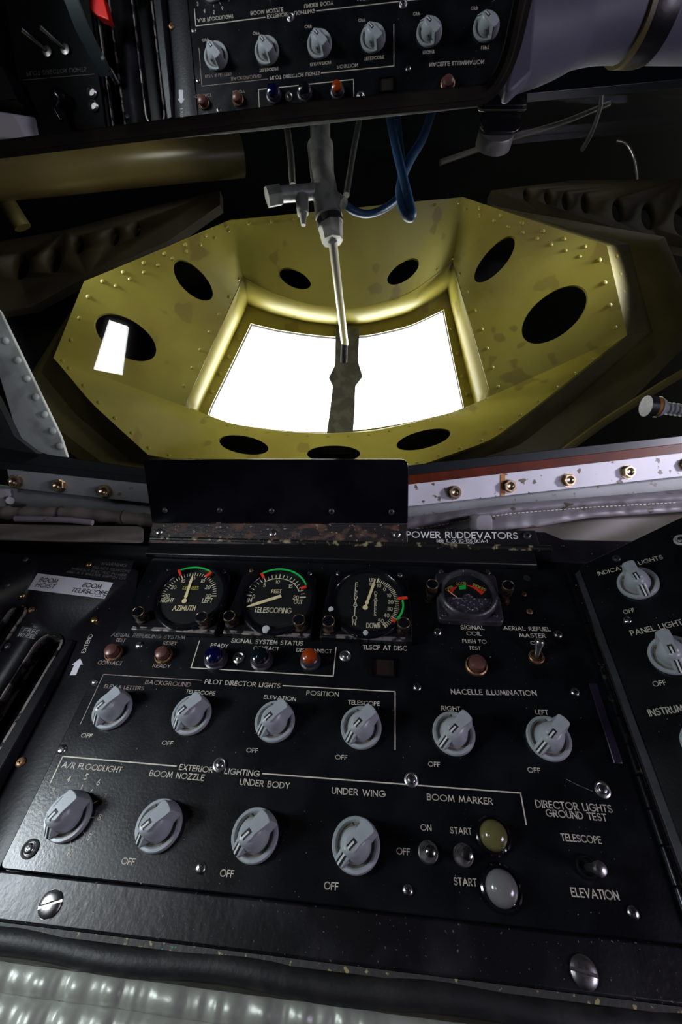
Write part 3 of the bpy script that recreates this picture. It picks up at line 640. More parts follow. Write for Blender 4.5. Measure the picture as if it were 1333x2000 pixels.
MB().prism(TG.poly(rrect(937, 185, 1034, 207, 6))[::-1], -.006, -.004).build('rim', M['mirrorframe'], tg, bevel=.0006)
MB().prism(TG.poly(rrect(943, 200, 1026, 247, 22))[::-1], -.010, -.0062).build('body', M['tag'], tg, bevel=.0008)
MB().lathe([(.0166, -.006), (.0166, .004), (.0160, .006), (.0001, .006)], 40, Matrix.Translation((*TG.p(980, 239), -.0175)) @ Matrix.Rotation(R(-22), 4, 'X')).build('button', M['pipe'], tg)
MB().tube([TG.w(1040, 136, .40), TG.w(1066, 134, .40)], .009, 18).build('spring', M['roll'], tg)

# ------------------------------------------------------------------ the main control panel
pan_ = root('control_panel', PT(0, 0, 0), 'black engraved instrument panel carrying the grey knobs, switches and round gauges', 'control panel')
body = MB().prism(rrect(-.216, -.1015, .2065, .157, .004), -.012, 0).build('plate', M['panel'], pan_, bevel=.0007)
def ins(s, a, b, H, mat='cream', w=0, wt=.17):
    H *= .86; return inscribe(pan_, M[mat], s, uv(*a, w), uv(*b, w), H * mm, w + .00015, wt)
TX = [('AERIAL REFUELING SYSTEM', (216.8, 1242.7), (361, 1248.7), 3.9, 'dim'), ('TEST', (225, 1252.8), (243.8, 1254.3), 3.5, 'rust_text'), ('RESET', (318, 1258.8), (344.3, 1260.3), 3.4, 'rust_text'),
    ('CONTACT', (190, 1297), (237.4, 1299), 3.6, 'rust_text'), ('READY', (298, 1303), (331.9, 1305), 3.4, 'rust_text'), ('READY', (411, 1263.6), (445, 1265.4), 3.8, 'cream'),
    ('SIGNAL SYSTEM STATUS', (451.4, 1254.7), (591.6, 1260.7), 4.2, 'cream'), ('CONTACT', (494.5, 1268.9), (544.9, 1270.5), 3.6, 'cream'), ('DISCONNECT', (579, 1272.7), (648.3, 1275.8), 3.6, 'cream'),
    ('TLSCP AT DISC', (708.8, 1267.9), (795.7, 1270.5), 4.3, 'cream'), ('SIGNAL', (900.7, 1229), (947.2, 1229.8), 4.3, 'cream'), ('COIL', (911.9, 1240.5), (941.4, 1241.4), 4.0, 'cream'),
    ('PUSH TO', (904, 1255.5), (951.3, 1256.7), 3.6, 'cream'), ('TEST', (916.9, 1268.8), (940.1, 1269.6), 3.4, 'cream'), ('AERIAL REFUEL', (984.1, 1230.2), (1076.6, 1232.7), 4.0, 'cream'),
    ('MASTER', (1015.6, 1244.3), (1067.1, 1245.5), 4.0, 'cream'), ('ON', (1037.2, 1258.8), (1055.5, 1259.6), 3.5, 'cream'), ('NACELLE ILLUMINATION', (881.6, 1355.6), (1049.6, 1358.5), 4.3, 'cream'),
    ('RIGHT', (863, 1387), (900.3, 1388.6), 3.5, 'cream'), ('LEFT', (1046.7, 1394.5), (1072, 1395.8), 3.5, 'cream'), ('ELEV & LETTERS', (202.8, 1343.4), (280.2, 1347.9), 3.2, 'rust_text'),
    ('BACKGROUND', (283, 1335.8), (372.1, 1341.1), 3.7, 'rust_text'), ('PILOT DIRECTOR LIGHTS', (399.5, 1334.8), (547.6, 1343.8), 3.9, 'cream'), ('TELESCOPE', (362.7, 1353.7), (419.4, 1357.8), 3.2, 'cream'),
    ('ELEVATION', (515.2, 1364.5), (578, 1369), 3.2, 'cream'), ('POSITION', (598.5, 1357), (662.1, 1360.2), 3.7, 'cream'), ('TELESCOPE', (680.1, 1375.3), (742.2, 1378.5), 3.4, 'cream'),
    ('A/R FLOODLIGHT', (120, 1498.2), (236.6, 1508.6), 3.9, 'cream'), ('EXTERIOR', (349.2, 1502.9), (415.5, 1509.3), 3.9, 'cream'), ('LIGHTING', (437.8, 1510.6), (506.8, 1516.7), 3.9, 'cream'),
    ('BOOM NOZZLE', (291, 1515), (398, 1524.5), 4.0, 'cream'), ('UNDER BODY', (468, 1532), (565.5, 1540.5), 4.0, 'cream'), ('UNDER WING', (648, 1549.5), (753.3, 1556.6), 4.0, 'cream'),
    ('BOOM MARKER', (834.6, 1562), (963.8, 1571.2), 4.0, 'cream'), ('ON', (822, 1621.2), (843.6, 1622.9), 3.6, 'cream'), ('START', (880.2, 1627), (922.4, 1629.6), 3.6, 'cream'), ('OFF', (774.9, 1667.8), (801.4, 1669.8), 3.6, 'cream'),
    ('START', (887.5, 1727.9), (932.7, 1730.6), 3.8, 'cream'), ('DIRECTOR LIGHTS', (1047.5, 1576.1), (1198.4, 1586.8), 4.4, 'cream'), ('GROUND TEST', (1067.7, 1593.7), (1187.2, 1603.6), 4.2, 'cream'),
    ('TELESCOPE', (1097.5, 1641.2), (1176.8, 1647.7), 4.0, 'cream'), ('ELEVATION', (1117.4, 1750.3), (1211.4, 1757.6), 4.4, 'cream'),
    ('OFF', (157.4, 1439.3), (178.6, 1441.1), 3.0, 'cream'), ('OFF', (315.4, 1454), (337, 1455.6), 3.0, 'cream'), ('OFF', (481, 1468.7), (503.5, 1469.9), 3.1, 'cream'), ('OFF', (654.9, 1482.4), (678.7, 1483.9), 3.1, 'cream'),
    ('OFF', (836.9, 1496.4), (860.4, 1497.9), 3.3, 'cream'), ('OFF', (1031.7, 1507.9), (1057.2, 1509.9), 3.4, 'cream'), ('OFF', (236, 1686.9), (261.5, 1689.6), 3.6, 'cream'), ('OFF', (429, 1711), (456, 1713.5), 3.7, 'cream'), ('OFF', (633, 1736), (661, 1738.5), 3.8, 'cream')]
for t in TX: ins(*t)
def lab(s, c, H, mat='cream'):
    p = uv(*c); wd = sum(GLY[ch][0] for ch in s) * H * mm + (len(s) - 1) * .24 * H * mm + .16 * H * mm
    return inscribe(pan_, M[mat], s, (p.x - wd / 2, p.y - H * mm / 2), (p.x + wd / 2, p.y - H * mm / 2), H * mm, .00015, .16)
K1 = V((-.1828, -.0708))
for s, c in (('2', (79, 1583)), ('3', (103.5, 1544.5)), ('4', (135, 1521.5)), ('5', (168.7, 1517)), ('6', (192.7, 1528)), ('7', (204.5, 1556)), ('8', (195, 1596)), ('9', (175, 1634.5)), ('10', (137.2, 1665))): lab(s, c, 3.4, 'rust_text' if s == '7' else 'cream')
for c in ((160.7, 1536.6), (178.7, 1545), (187, 1566.5), (181.5, 1596.5), (165, 1627.5), (138.2, 1646.5), (94, 1587), (114, 1560.5)):
    p = uv(*c); d = (p - K1).normalized(); mb = MB(); strip(mb, [p - d * .0011, p + d * .0011], .00045, .00015, lambda q: tuple(q)); mb.build('index_mark', M['cream'], pan_, smooth=0)
def line(pts, t=.00085, mat='cream'):
    q = [uv(*p) for p in pts]; mb = MB(); strip(mb, q, t, .00015, lambda p: tuple(p)); mb.build('border_line', M[mat], pan_, smooth=0)
line([(156.5, 1416), (202.4, 1317.3), (394.6, 1329)], .0006, 'rust_text'); line([(553.5, 1339.2), (772.3, 1351), (772.3, 1463.5)])
line([(390, 1252), (373.4, 1304.2), (651.3, 1321), (656.8, 1265)]); line([(98.7, 1528.5), (123, 1477.2), (344.5, 1496.6)]); line([(513.5, 1511), (1017.4, 1549), (1028.5, 1610.3)])
# a curved hair-line scratch
line([(1107, 1522), (1128, 1533), (1145, 1540), (1158, 1545.5)], .0003, 'dim')
WS = M['steelscrew']
for x, y, r, ws in ((186, 1331, 3.1, 0), (121.5, 1464, 3.5, 0), (430, 1493.8, 3.0, 1), (804, 1523, 3.0, 1), (675, 1281, 3.1, 1), (815.5, 1342, 3.4, 0), (855, 1234, 3.6, 0), (1091, 1239, 3.6, 0), (1124, 1352, 3.4, 0), (467, 1285, 3.2, 1), (272.5, 1260, 3.6, 0), (392.5, 1696, 3.3, 0), (797, 1739, 3.2, 0), (1177, 1542.5, 3.1, 1), (59, 1658, 3.4, 1), (1237, 1782, 3.3, 0)):
    p = uv(x, y); cross_screw(pan_, p.x, p.y, 0, r * mm, WS, random.random() * 1.5, M['steel'] if ws else None)
for x, y, r, mt in ((1024, 1160, 2.9, 'bronze'), (1035.5, 1194, 3.2, 'bronze')):
    p = uv(x, y); cross_screw(pan_, p.x, p.y, -.001, r * mm, M[mt], .3)
p = uv(1029.5, 1129); MB().lathe([(.0034, 0), (.0034, .0004)], 20, Matrix.Translation((p.x, p.y, 0))).build('plug', M['rubber'], pan_)
a = uv(1156, 1362); b = uv(1212, 1492)
MB().prism([(.1925, -.012), (.1985, -.012), (.1985, .045), (.1925, .045)], 0, .0016).build('edge_strip', M['edgesheen'], pan_, bevel=.0006)  # its purple colour stands in for the lavender sheen on the strip

# ------------------------------------------------------------------ rotary knobs
def knob_master():
    r = root('rotary_knob', PT(0, 0, 0), 'x', 'knob')
    MB().lathe([(.0150, 0), (.0154, .0008), (.0154, .0032), (.0148, .0041), (.0132, .0042), (.0124, .0036), (.0118, .0022), (.0004, .0020)], 56, None, (False, True)).build('skirt', M['knob'], r, smooth=40)
    MB().lathe([(.0123, .00225), (.0096, .00215)], 48, None, (False, False)).build('grime', M['dirt'], r)
    def circ(rx, ry, z, n=48, cx=0): return [(cx + rx * math.cos(2 * PI * k / n), ry * math.sin(2 * PI * k / n), z) for k in range(n)]
    h = MB().loft([circ(.0100, .0098, .0015), circ(.0100, .0097, .0045), circ(.0098, .0090, .009), circ(.0092, .0072, .0135), circ(.0085, .0048, .0165), circ(.0075, .003, .0172)])
    h.build('hub', M['knob'], r, smooth=50)
    def outline(xn, hn, xt, ht, hm, z, cr=.0):
        top = [(xn, 0), (xn - .0002, hn * .55), (xn - cr * .5, hn * .9), (xn - cr, hn), (xn - cr - .0025, hn * .97), (-.001, hm), (xt * .45, (hm + ht) / 2), (xt * .8, ht), (xt + .0009, ht * .98), (xt, ht * .82), (xt - .0004, ht * .4)]
        return [(x, y, z) for x, y in top] + [(xt - .0006, 0, z)] + [(x, -y, z) for x, y in top[:0:-1]]
    g = MB().loft([outline(.0151, .0036, -.0146, .0062, .0062, .0022, .0004), outline(.0150, .0034, -.0146, .0060, .0055, .0042, .0004), outline(.0054, .0043, -.0126, .0047, .0038, .0176, .0022), outline(.0050, .0040, -.0122, .0044, .0035, .0180, .0020)])
    gr = g.build('grip', M['knob'], r, smooth=28)
    # white index line on black, down the nose and onto the top
    z0, x0, z1, x1 = .0043, .01515, .01795, .0052
    def slab(name, mat, hw, lift, xe):
        mb = MB(); a, b, c = V((x0, 0, z0)), V((x1, 0, z1)), V((xe, 0, .0181)); nn = V((z1 - z0, 0, x0 - x1)).normalized() * lift
        mb.loft([[(p.x + q.x, s * hw, p.z + q.z) for s, q in ((-1, V((0, 0, 0)) - nn), (1, V((0, 0, 0)) - nn), (1, nn), (-1, nn))] for p in (a, b, c)]); return mb.build(name, M[mat], r, smooth=0)
    slab('index_backing', 'ink', .00165, .00018, -.0004); slab('index_line', 'white', .00060, .00030, .0008)
    for sg in (1,):
        T = Matrix.Translation((-.0045, sg * -.0083, .0098)) @ Matrix.Rotation(R(78), 4, 'X')
        MB().lathe([(.0014, -.001), (.0014, .0008)], 16, T).build('set_screw', M['dirt'], r)
    return r
KM = knob_master()
ang = math.atan2(-11.7, -10.2)
kn_first = [True]
def knob(Mx, label, scale=1, group='grey rotary dimmer knobs'):
    if kn_first[0]: kn_first[0] = False; KM.matrix_world = Mx; KM['label'] = label; KM['group'] = group; k = KM
    else: k = copy_thing(KM, Mx, label, group)
    k.scale = (scale,) * 3; return k
KL = [((-184.8, .7), ang + .10, 'ELEV & LETTERS lettering'), ((-118.4, .9), ang + .03, 'first TELESCOPE lettering, in the background lights row'), ((-51.2, .2), ang - .02, 'small ELEVATION lettering'), ((15.4, .1), ang, 'position TELESCOPE lettering inside the line corner'),
      ((84, .3), ang - .08, 'RIGHT nacelle lettering'), ((151.6, 1.4), ang - .08, 'LEFT nacelle lettering')]
for (u, v), a_, nm in KL: knob(PT(u * mm, v * mm, .0003, a_), 'grey pointer knob just below the ' + nm)
KL2 = [((-182.8, -70.7), ang + .18, 'grey pointer knob ringed by the numbers two to ten'), ((-117.1, -71.1), ang - .02, 'grey pointer knob below the BOOM NOZZLE lettering'), ((-50.6, -71.4), ang - .06, 'grey pointer knob below the UNDER BODY lettering'), ((15.9, -71.4), ang - .06, 'grey pointer knob below the UNDER WING lettering')]
for (u, v), a_, nm in KL2: knob(PT(u * mm, v * mm, .0003, a_), nm)

# ------------------------------------------------------------------ gauges
M['postmetal'] = pm('post_lamp_metal', (.10, .065, .04), .35, .8, c2=(.02, .016, .014), scale=200, lo=.45, hi=.55)
def post_lamp(parent, u, v, w, h=.012, r=.0052, tilt=0):
    T = Matrix.Translation((u, v, w)) @ Matrix.Rotation(tilt, 4, 'Z')
    b = MB(); b.lathe([(r * 1.15, 0), (r * 1.15, .002), (r * .8, .0025), (r * .8, h * .55), (r * 1.06, h * .6), (r * 1.06, h), (r * .9, h + .0006), (r * .86, h + .0002)], 28, T)
    o = b.build('post_lamp', M['postmetal'], parent); MB().lathe([(r * .92, h + .0001), (r * 1.0, h + .0008), (r * 1.06, h + .0001)], 28, T, (False, False)).build('ring', M['bolt'], o); 
    MB().lathe([(r * .88, h + .0003), (r * .6, h + .0007), (.0001, h + .0008)], 24, T).build('lamp_cap', M['gloss'], o); return o
DW = .0105
def circ3(a, b, c):
    ax, ay, bx, by, cx, cy = a.x, a.y, b.x, b.y, c.x, c.y; d = 2 * (ax * (by - cy) + bx * (cy - ay) + cx * (ay - by))
    ux = ((ax * ax + ay * ay) * (by - cy) + (bx * bx + by * by) * (cy - ay) + (cx * cx + cy * cy) * (ay - by)) / d
    uy = ((ax * ax + ay * ay) * (cx - bx) + (bx * bx + by * by) * (ax - cx) + (cx * cx + cy * cy) * (bx - ax)) / d
    c0 = V((ux, uy)); return c0, (a - c0).length
def fan(mb, c, r0, r1, a0, a1, z, n=24):
    mb.add([(c.x + r * math.cos(lerp(a0, a1, i / n)), c.y + r * math.sin(lerp(a0, a1, i / n)), z) for i in range(n + 1) for r in (r0, r1)], [(2 * i, 2 * i + 1, 2 * i + 3, 2 * i + 2) for i in range(n)])
def gauge(u, v, Rg, label, plate, screws):
    g = root('round_gauge', PT(u, v, 0), label, 'gauge', 'round boom gauges in a row')
    x0, x1, y0, y1 = plate
    MB().prism([(x0, y0), (x1, y0), (x1, y0 + .026), (x1 - .003, y1 - .007), (x1 - .010, y1), (x0 + .010, y1), (x0 + .003, y1 - .007), (x0, y0 + .026)], .0002, .0085).build('mounting_plate', M['console'], g, bevel=.0008)
    MB().prism([(x0 + .0003, y0 - .0003), (x1 - .0003, y0 - .0003), (x1 - .0003, y0 + .0032), (x0 + .0003, y0 + .0032)], .0070, .0088).build('worn_edge', M['bare'], g, bevel=.0004)
    MB().lathe([(Rg, .004), (Rg, .0125), (Rg - .0008, .0138), (Rg - .0022, .0142), (Rg - .0040, .0136), (Rg - .0046, .0128), (Rg - .0048, DW)], 72, None, (False, False)).build('bezel', M['gloss'], g, smooth=40)
    MB().lathe([(Rg - .0046, DW - .001), (Rg - .0046, DW)], 64).build('dial', M['dial'], g)
    MB().lathe([(Rg - .0047, .0122), (Rg - .0047, .0129)], 64).build('glass', GL, g)
    for x, y, mt, r in screws:
        p = uv(x, y, .0085); cross_screw(g, p.x - u, p.y - v, .0085, r * mm, M[mt], random.random())
    def L(x, y, w=DW): q = uv(x, y, w); return V((q.x - u, q.y - v))
    return g, L
def gtext(g, L, s, a, b, H, mat='tick', wt=.15): inscribe(g, M[mat], s, L(*a), L(*b), H * mm, DW + .0001, wt)
def gnum(g, L, s, c, H, mat='tick'):
    p = L(*c); wd = (sum(GLY[ch][0] for ch in s) + (len(s) - 1) * .24 + .16) * H * mm
    inscribe(g, M[mat], s, (p.x - wd / 2, p.y - H * mm / 2), (p.x + wd / 2, p.y - H * mm / 2), H * mm, DW + .0001, .16)
def ticks(g, c, rad, a0, a1, n, ln, t, every=5, big=1.35, z=DW + .0001):
    if a0 < a1: a0 += 2 * PI
    for i in range(n + 1):
        a = lerp(a0, a1, i / n); d = V((math.cos(a), math.sin(a))); e = i in (0, n); k = ln * (big if i % every == 0 else 1)
        mb = MB(); strip(mb, [c + d * (rad - k / 2), c + d * (rad + k / 2)], t * (2.2 if e else (1.25 if i % every == 0 else 1)), z, lambda q: tuple(q)); mb.build('tick_mark', M['tick'], g, smooth=0)
def needle(g, piv, tip, w0, w1, tail=.004, round_=True, z=DW + .0008):
    d = (tip - piv).normalized(); nrm = V((-d.y, d.x)); mb = MB(); L_ = (tip - piv).length
    prof = [(0, w0), (L_ * .8, w1), (L_, w1 * .15)]
    if round_: prof = [(0, .0007), (.0035, .00075), (.0045, .0016), (.006, .0016), (.0075, .0012), (L_ * .75, .00125), (L_, .0003)]
    q = [piv + d * x + nrm * h for x, h in prof] + [piv + d * x - nrm * h for x, h in prof[::-1]]
    mb.prism([tuple(p) for p in q], z, z + .0004)
    if round_: mb.lathe([(.0024, z), (.0024, z + .0005)], 20, Matrix.Translation((piv.x, piv.y, 0)))
    mb.build('needle', M['needle'], g, smooth=0)
def angle(c, p): return math.atan2((p - c).y, (p - c).x)
def redmark(g, a, b, wd, L, z=.0146):
    p, q = L(*a, z), L(*b, z); d = (q - p).normalized(); n_ = V((-d.y, d.x)) * wd / 2
    MB().prism([tuple(p + n_), tuple(q + n_), tuple(q - n_), tuple(p - n_)], .0136, z + .0003).build('red_mark', M['red'], g, smooth=0)
def greenarc(g, L, pts, wd, z=.0146):
    q = [L(*p, z) for p in pts]; c, r = circ3(*q); a0, a1 = angle(c, q[0]), angle(c, q[2])
    if a0 < a1: a0 += 2 * PI
    mb = MB(); n = 24; ring_ = []
    for i in range(n + 1):
        a = lerp(a0, a1, i / n); ring_.append([(c.x + r_ * math.cos(a), c.y + r_ * math.sin(a), z_) for r_, z_ in ((r - wd / 2, .0138), (r + wd / 2, .0138), (r + wd / 2, z + .0002), (r - wd / 2, z + .0002))])
    mb.loft(ring_); mb.build('green_arc', M['green'], g, smooth=30)
# azimuth
U, Vv = -.1508, .1040
g, L = gauge(U, Vv, .0350, 'round gauge lettered AZIMUTH with upright cream needle', (-.0455, .0325, -.0355, .0350), ((329.5, 1112.5, 'black', 2.4), (437, 1117, 'black', 2.4)))
for s, c, h in (('30', (327, 1164), 3.6), ('20', (339.5, 1147), 3.6), ('10', (358, 1135), 3.6), ('0', (379.3, 1130), 3.4), ('10', (396.5, 1134.7), 3.6), ('20', (406.5, 1147), 3.6), ('30', (407.5, 1164), 3.6)): gnum(g, L, s, c, h)
gtext(g, L, 'RIGHT', (312.8, 1176), (338.5, 1176.2), 4.2); gtext(g, L, 'LEFT', (394, 1176.5), (414.5, 1176.5), 4.2); gtext(g, L, 'DEGREES', (356.5, 1151.2), (387.5, 1151.2), 3.4, 'yellowtext'); gtext(g, L, 'AZIMUTH', (336.3, 1192), (380.8, 1192), 4.8, 'needle')
c, r = circ3(L(317, 1163.6), L(381, 1122), L(418, 1164)); ticks(g, c, r, angle(c, L(317, 1163.6)), angle(c, L(418, 1164)), 30, .0028, .0006)
needle(g, L(361, 1174.8), L(378.3, 1122.5), .001, .001); greenarc(g, L, ((352.5, 1113.5), (382, 1108), (411, 1116)), .0014); redmark(g, (349, 1113), (353, 1123.5), .0022, L); redmark(g, (412.5, 1116.5), (402, 1126), .0022, L)
p = L(270, 1195, .02); post_lamp(g, p.x, p.y, .0085, .0115); p = L(393.5, 1205, .02); post_lamp(g, p.x, p.y, .0085, .0115)
# telescoping
U, Vv = -.0669, .1040
g, L = gauge(U, Vv, .0356, 'round gauge lettered TELESCOPING with slanting cream needle', (-.0440, .0345, -.0350, .0350), ((491, 1114.5, 'bronze', 2.2), (605, 1120.5, 'steelscrew', 2.4)))
for s, c, h in (('0', (496, 1164.7), 3.6), ('5', (517, 1143), 3.6), ('10', (543, 1136.3), 3.6), ('15', (568, 1145), 3.6), ('20', (578.5, 1167), 3.8)): gnum(g, L, s, c, h)
gtext(g, L, 'IN', (482, 1176), (491.5, 1176), 4.2); gtext(g, L, 'OUT', (573.5, 1179), (591, 1179.3), 4.2); gtext(g, L, 'FEET', (530, 1158.2), (550, 1158.2), 3.7, 'needle'); gtext(g, L, 'TELESCOPING', (496, 1195.3), (569, 1197.7), 5.0)
c, r = circ3(L(486, 1162.8), L(545.5, 1125.5), L(592, 1166.6)); a0, a1 = angle(c, L(486, 1162.8)), angle(c, L(592, 1166.6)); a0 += 2 * PI if a0 < a1 else 0; ticks(g, c, r, a0, a1, 20, .0030, .00065)
mb = MB(); fan(mb, c, r - .0032, r - .0024, lerp(a0, a1, .28), lerp(a0, a1, .90), DW + .0001, 30); mb.build('scale_band', M['tick'], g, smooth=0)
needle(g, L(550, 1165), L(482, 1186.5), .0016, .0015, round_=False); greenarc(g, L, ((513, 1119.5), (556, 1112), (598, 1142)), .0014); redmark(g, (510.5, 1119.5), (515.5, 1128), .0022, L); redmark(g, (598.5, 1145), (588, 1149), .0022, L)
p = L(447.5, 1203, .02); post_lamp(g, p.x, p.y, .0085, .0115); p = L(584, 1210.5, .02); post_lamp(g, p.x, p.y, .0085, .0115)
p = L(519.5, 1228, .0142); MB().lathe([(.0038, .0128), (.003, .0148), (.0001, .0152)], 9, Matrix.Translation((p.x, p.y, 0))).build('paint_dab', M['gusset'], g)
# elevation
U, Vv = .0164, .1063
g, L = gauge(U, Vv, .0366, 'round gauge lettered ELEVATION down one side, needle pointing UP', (-.0405, .0390, -.0365, .0350), ((661.5, 1120.5, 'steel', 2.4), (781.5, 1123.5, 'steel', 2.6)))
for i, ch in enumerate('ELEVATION'):
    k = i / 8; gnum(g, L, ch, (lerp(696.8, 692.3, k), lerp(1141.5, 1216.5, k)), 4.2)
for i, ch in enumerate('DEGREES'):
    k = i / 6; gnum(g, L, ch, (lerp(734.5, 733, k), lerp(1158.5, 1200, k)), 3.3)
for s, c, h in (('12.5', (728, 1141), 2.8), ('10', (741, 1144), 3.4), ('0', (751.5, 1151), 3.4), ('10', (760.5, 1163), 3.4), ('20', (763.5, 1175.8), 3.4), ('30', (762.3, 1189), 3.4), ('40', (755.5, 1202), 3.4), ('50', (744.5, 1213), 3.6)): gnum(g, L, s, c, h)
gtext(g, L, 'UP', (722, 1136.3), (732.5, 1136.3), 3.8); gtext(g, L, 'DOWN', (716, 1226.3), (743.5, 1226.6), 4.6)
c, r = circ3(L(738.5, 1134), L(776, 1176), L(751.5, 1221.8)); ticks(g, c, r, angle(c, L(738.5, 1134)), angle(c, L(751.5, 1221.8)), 31, .0030, .0007, 5, 1.3)
needle(g, L(714, 1187.5), L(734, 1131.5), .001, .001); greenarc(g, L, ((786.5, 1172), (787.5, 1188), (773.5, 1211)), .0016); redmark(g, (777.5, 1168.8), (796.5, 1166.8), .0024, L); redmark(g, (766.5, 1208.5), (773.5, 1214), .0026, L)
p = L(642, 1213, .02); post_lamp(g, p.x, p.y, .0085, .0115); p = L(789, 1216.5, .02); post_lamp(g, p.x, p.y, .0085, .0115)
for q in ((647, 1189), (714.5, 1235.5)):
    p = L(*q, .0142); MB().lathe([(.0026, .0128), (.0022, .0148), (.0001, .0152)], 8, Matrix.Translation((p.x, p.y, 0))).build('paint_dab', M['gusset'], g)
# signal coil meter
U, Vv = .1066, .1180
g = root('signal_meter', PT(U, Vv, 0), 'small speckled black meter reading OPEN, GOOD and SHORTED', 'meter')
MB().prism(rrect(-.0275, -.0262, .0285, .0255, .004), .0002, .0080).build('mounting_plate', M['meter'], g, bevel=.001)
Rm = .0264
MB().lathe([(Rm, .004), (Rm, .0125), (Rm - .001, .0145), (Rm - .0025, .0152), (Rm - .0040, .0145), (Rm - .0052, DW)], 64, None, (False, False)).build('bezel', M['meter'], g, smooth=40)
MB().lathe([(Rm - .005, DW - .001), (Rm - .005, DW)], 56).build('dial', M['dial'], g)
def L(x, y, w=DW): q = uv(x, y, w); return V((q.x - U, q.y - Vv))
def zz(x, y, w=DW): return L(820 + x * .15, 1090 + y * .15, w)
MB().prism([tuple(zz(*p)) for p in ((370, 432), (440, 385), (508, 362), (455, 412), (418, 474))], DW, DW + .0002).build('red_sector', M['red'], g, smooth=0)
MB().prism([tuple(zz(*p)) for p in ((507, 365), (605, 352), (603, 402), (523, 412))], DW, DW + .0003).build('green_sector', M['green'], g, smooth=0)
MB().prism([tuple(zz(*p)) for p in ((608, 352), (700, 365), (790, 408), (845, 442), (808, 478), (755, 430), (690, 385))], DW, DW + .0002).build('red_sector', M['red'], g, smooth=0)
for s, p0, p1, h in (('OPEN', (352, 432), (440, 385), 2.6), ('GOOD', (478, 358), (610, 348), 2.9), ('SHORTED', (686, 355), (858, 436), 2.6)):
    inscribe(g, M['yellowtext'], s, zz(*p0), zz(*p1), h * mm, DW + .0004, .15)
a_, b_ = zz(372, 430), zz(495, 524); mb = MB(); strip(mb, [a_, b_], .0006, DW + .0008, lambda q: tuple(q)); mb.build('needle', M['needle'], g, smooth=0)
cy = zz(630, 528).y; r0 = Rm - .0051; hx = math.sqrt(max(r0 * r0 - cy * cy, 0)); bump_ = zz(630, 535)
cov = [(hx, cy)] + [(bump_.x + .0050 * math.cos(t), cy + .0046 * math.sin(t)) for t in [PI * k / 10 for k in range(11)]] + [(-hx, cy)]
a1 = math.atan2(cy, -hx); a2 = math.atan2(cy, hx) + 2 * PI
cov += [(r0 * math.cos(t), r0 * math.sin(t)) for t in [lerp(a1 if a1 > 0 else a1 + 2 * PI, a2, k / 30) for k in range(1, 30)]]
MB().prism(cov, DW, DW + .0016).build('cover', M['speckled'], g, bevel=.0003)
p = zz(668, 668); slot_screw(g, p.x, p.y, DW + .0016, .0020, M['steelscrew'], .9)
MB().lathe([(Rm - .0051, .0128), (Rm - .0051, .0134)], 56).build('glass', GL, g)
for x, y in ((868, 1200.5), (968, 1201.5), (862, 1117), (953.5, 1118.5)): p = L(x, y, .008); cross_screw(g, p.x, p.y, .008, .0026, M['meter'], .5)
for x, y in ((845, 1141), (993.5, 1143.5)): p = L(x, y, .024); post_lamp(g, p.x, p.y, 0, .024, .0050)

# ------------------------------------------------------------------ lamps, buttons, switches
def lamp(px, label, mat, r=.0058, h=.012, w=.012):
    p = uv(*px, w); o = root('indicator_lamp', PT(p.x, p.y, 0), label, 'indicator lamp', 'signal system status lamps')
    MB().lathe([(r * 1.45, 0), (r * 1.45, .003), (r * 1.25, .0036), (r * 1.25, h * .62), (r * 1.12, h * .68)], 32).build('housing', M['meter'], o)
    MB().lathe([(r * 1.08, h * .6), (r * 1.08, h * .8), (r * .95, h), (r * .5, h * 1.12), (.0001, h * 1.15)], 32).build('lens', M[mat], o); return o
lamp((416, 1276), 'domed dark blue indicator lamp under the READY lettering', 'bluelens', .0068, .013)
lamp((507, 1278), 'dark green indicator lamp under the CONTACT lettering', 'greenlens', .0066, .013)
lamp((604, 1279), 'amber indicator lamp under the DISCONNECT lettering', 'amberlens', .0060, .013)
def press(px, label, r=.0056, mat='brownbtn', col='bronze'):
    p = uv(*px, .001); o = root('push_button', PT(p.x, p.y, 0), label, 'push button', 'brown push buttons on the panel')
    MB().lathe([(r * 1.35, 0), (r * 1.35, .0022), (r * 1.18, .003), (r * 1.05, .002)], 32).build('collar', M[col], o)
    MB().lathe([(r, .001), (r, .0065), (r * .93, .0085), (r * .6, .0096), (.0001, .0099)], 32).build('button', M[mat], o)
press((222.5, 1276), 'brown push button between the TEST and CONTACT lettering'); press((320, 1280.5), 'brown push button between the RESET and READY lettering'); press((931, 1300), 'larger brown push button below the PUSH TO TEST lettering', .0066)
def toggle(px, label, tilt, ln=.0105, bush='steel', lev='chrome', r0=.0034, base=0):
    p = uv(*px); o = root('toggle_switch', PT(p.x, p.y, 0), label, 'switch', 'toggle switches on the panel')
    MB().lathe([(.0062, 0), (.0062, .0018), (.0056, .0024), (.0046, .0024), (.0044, .0008), (.001, .0006)], 28).build('bushing', M[bush], o)
    T = Matrix.Translation((0, 0, .0008)) @ Matrix.Rotation(tilt[0], 4, 'X') @ Matrix.Rotation(tilt[1], 4, 'Y')
    MB().lathe([(.0018, 0), (r0 * .62, ln * .5), (r0 * .85, ln * .75), (r0 * .95, ln * .88), (r0 * .8, ln * .97), (r0 * .4, ln * 1.02), (.0001, ln * 1.03)], 24, T).build('lever', M[lev], o); return o
toggle((1048, 1284), 'steel toggle switch thrown up below the MASTER ON lettering', (R(-32), R(5)), .016, 'bronze', 'steel', .0042)
toggle((836.5, 1665), 'steel toggle between the OFF lettering and the lettering ON above it', (R(4), R(3)), .012)
toggle((905, 1671), 'steel toggle between the two START letterings', (R(2), R(5)), .012, r0=.0038)
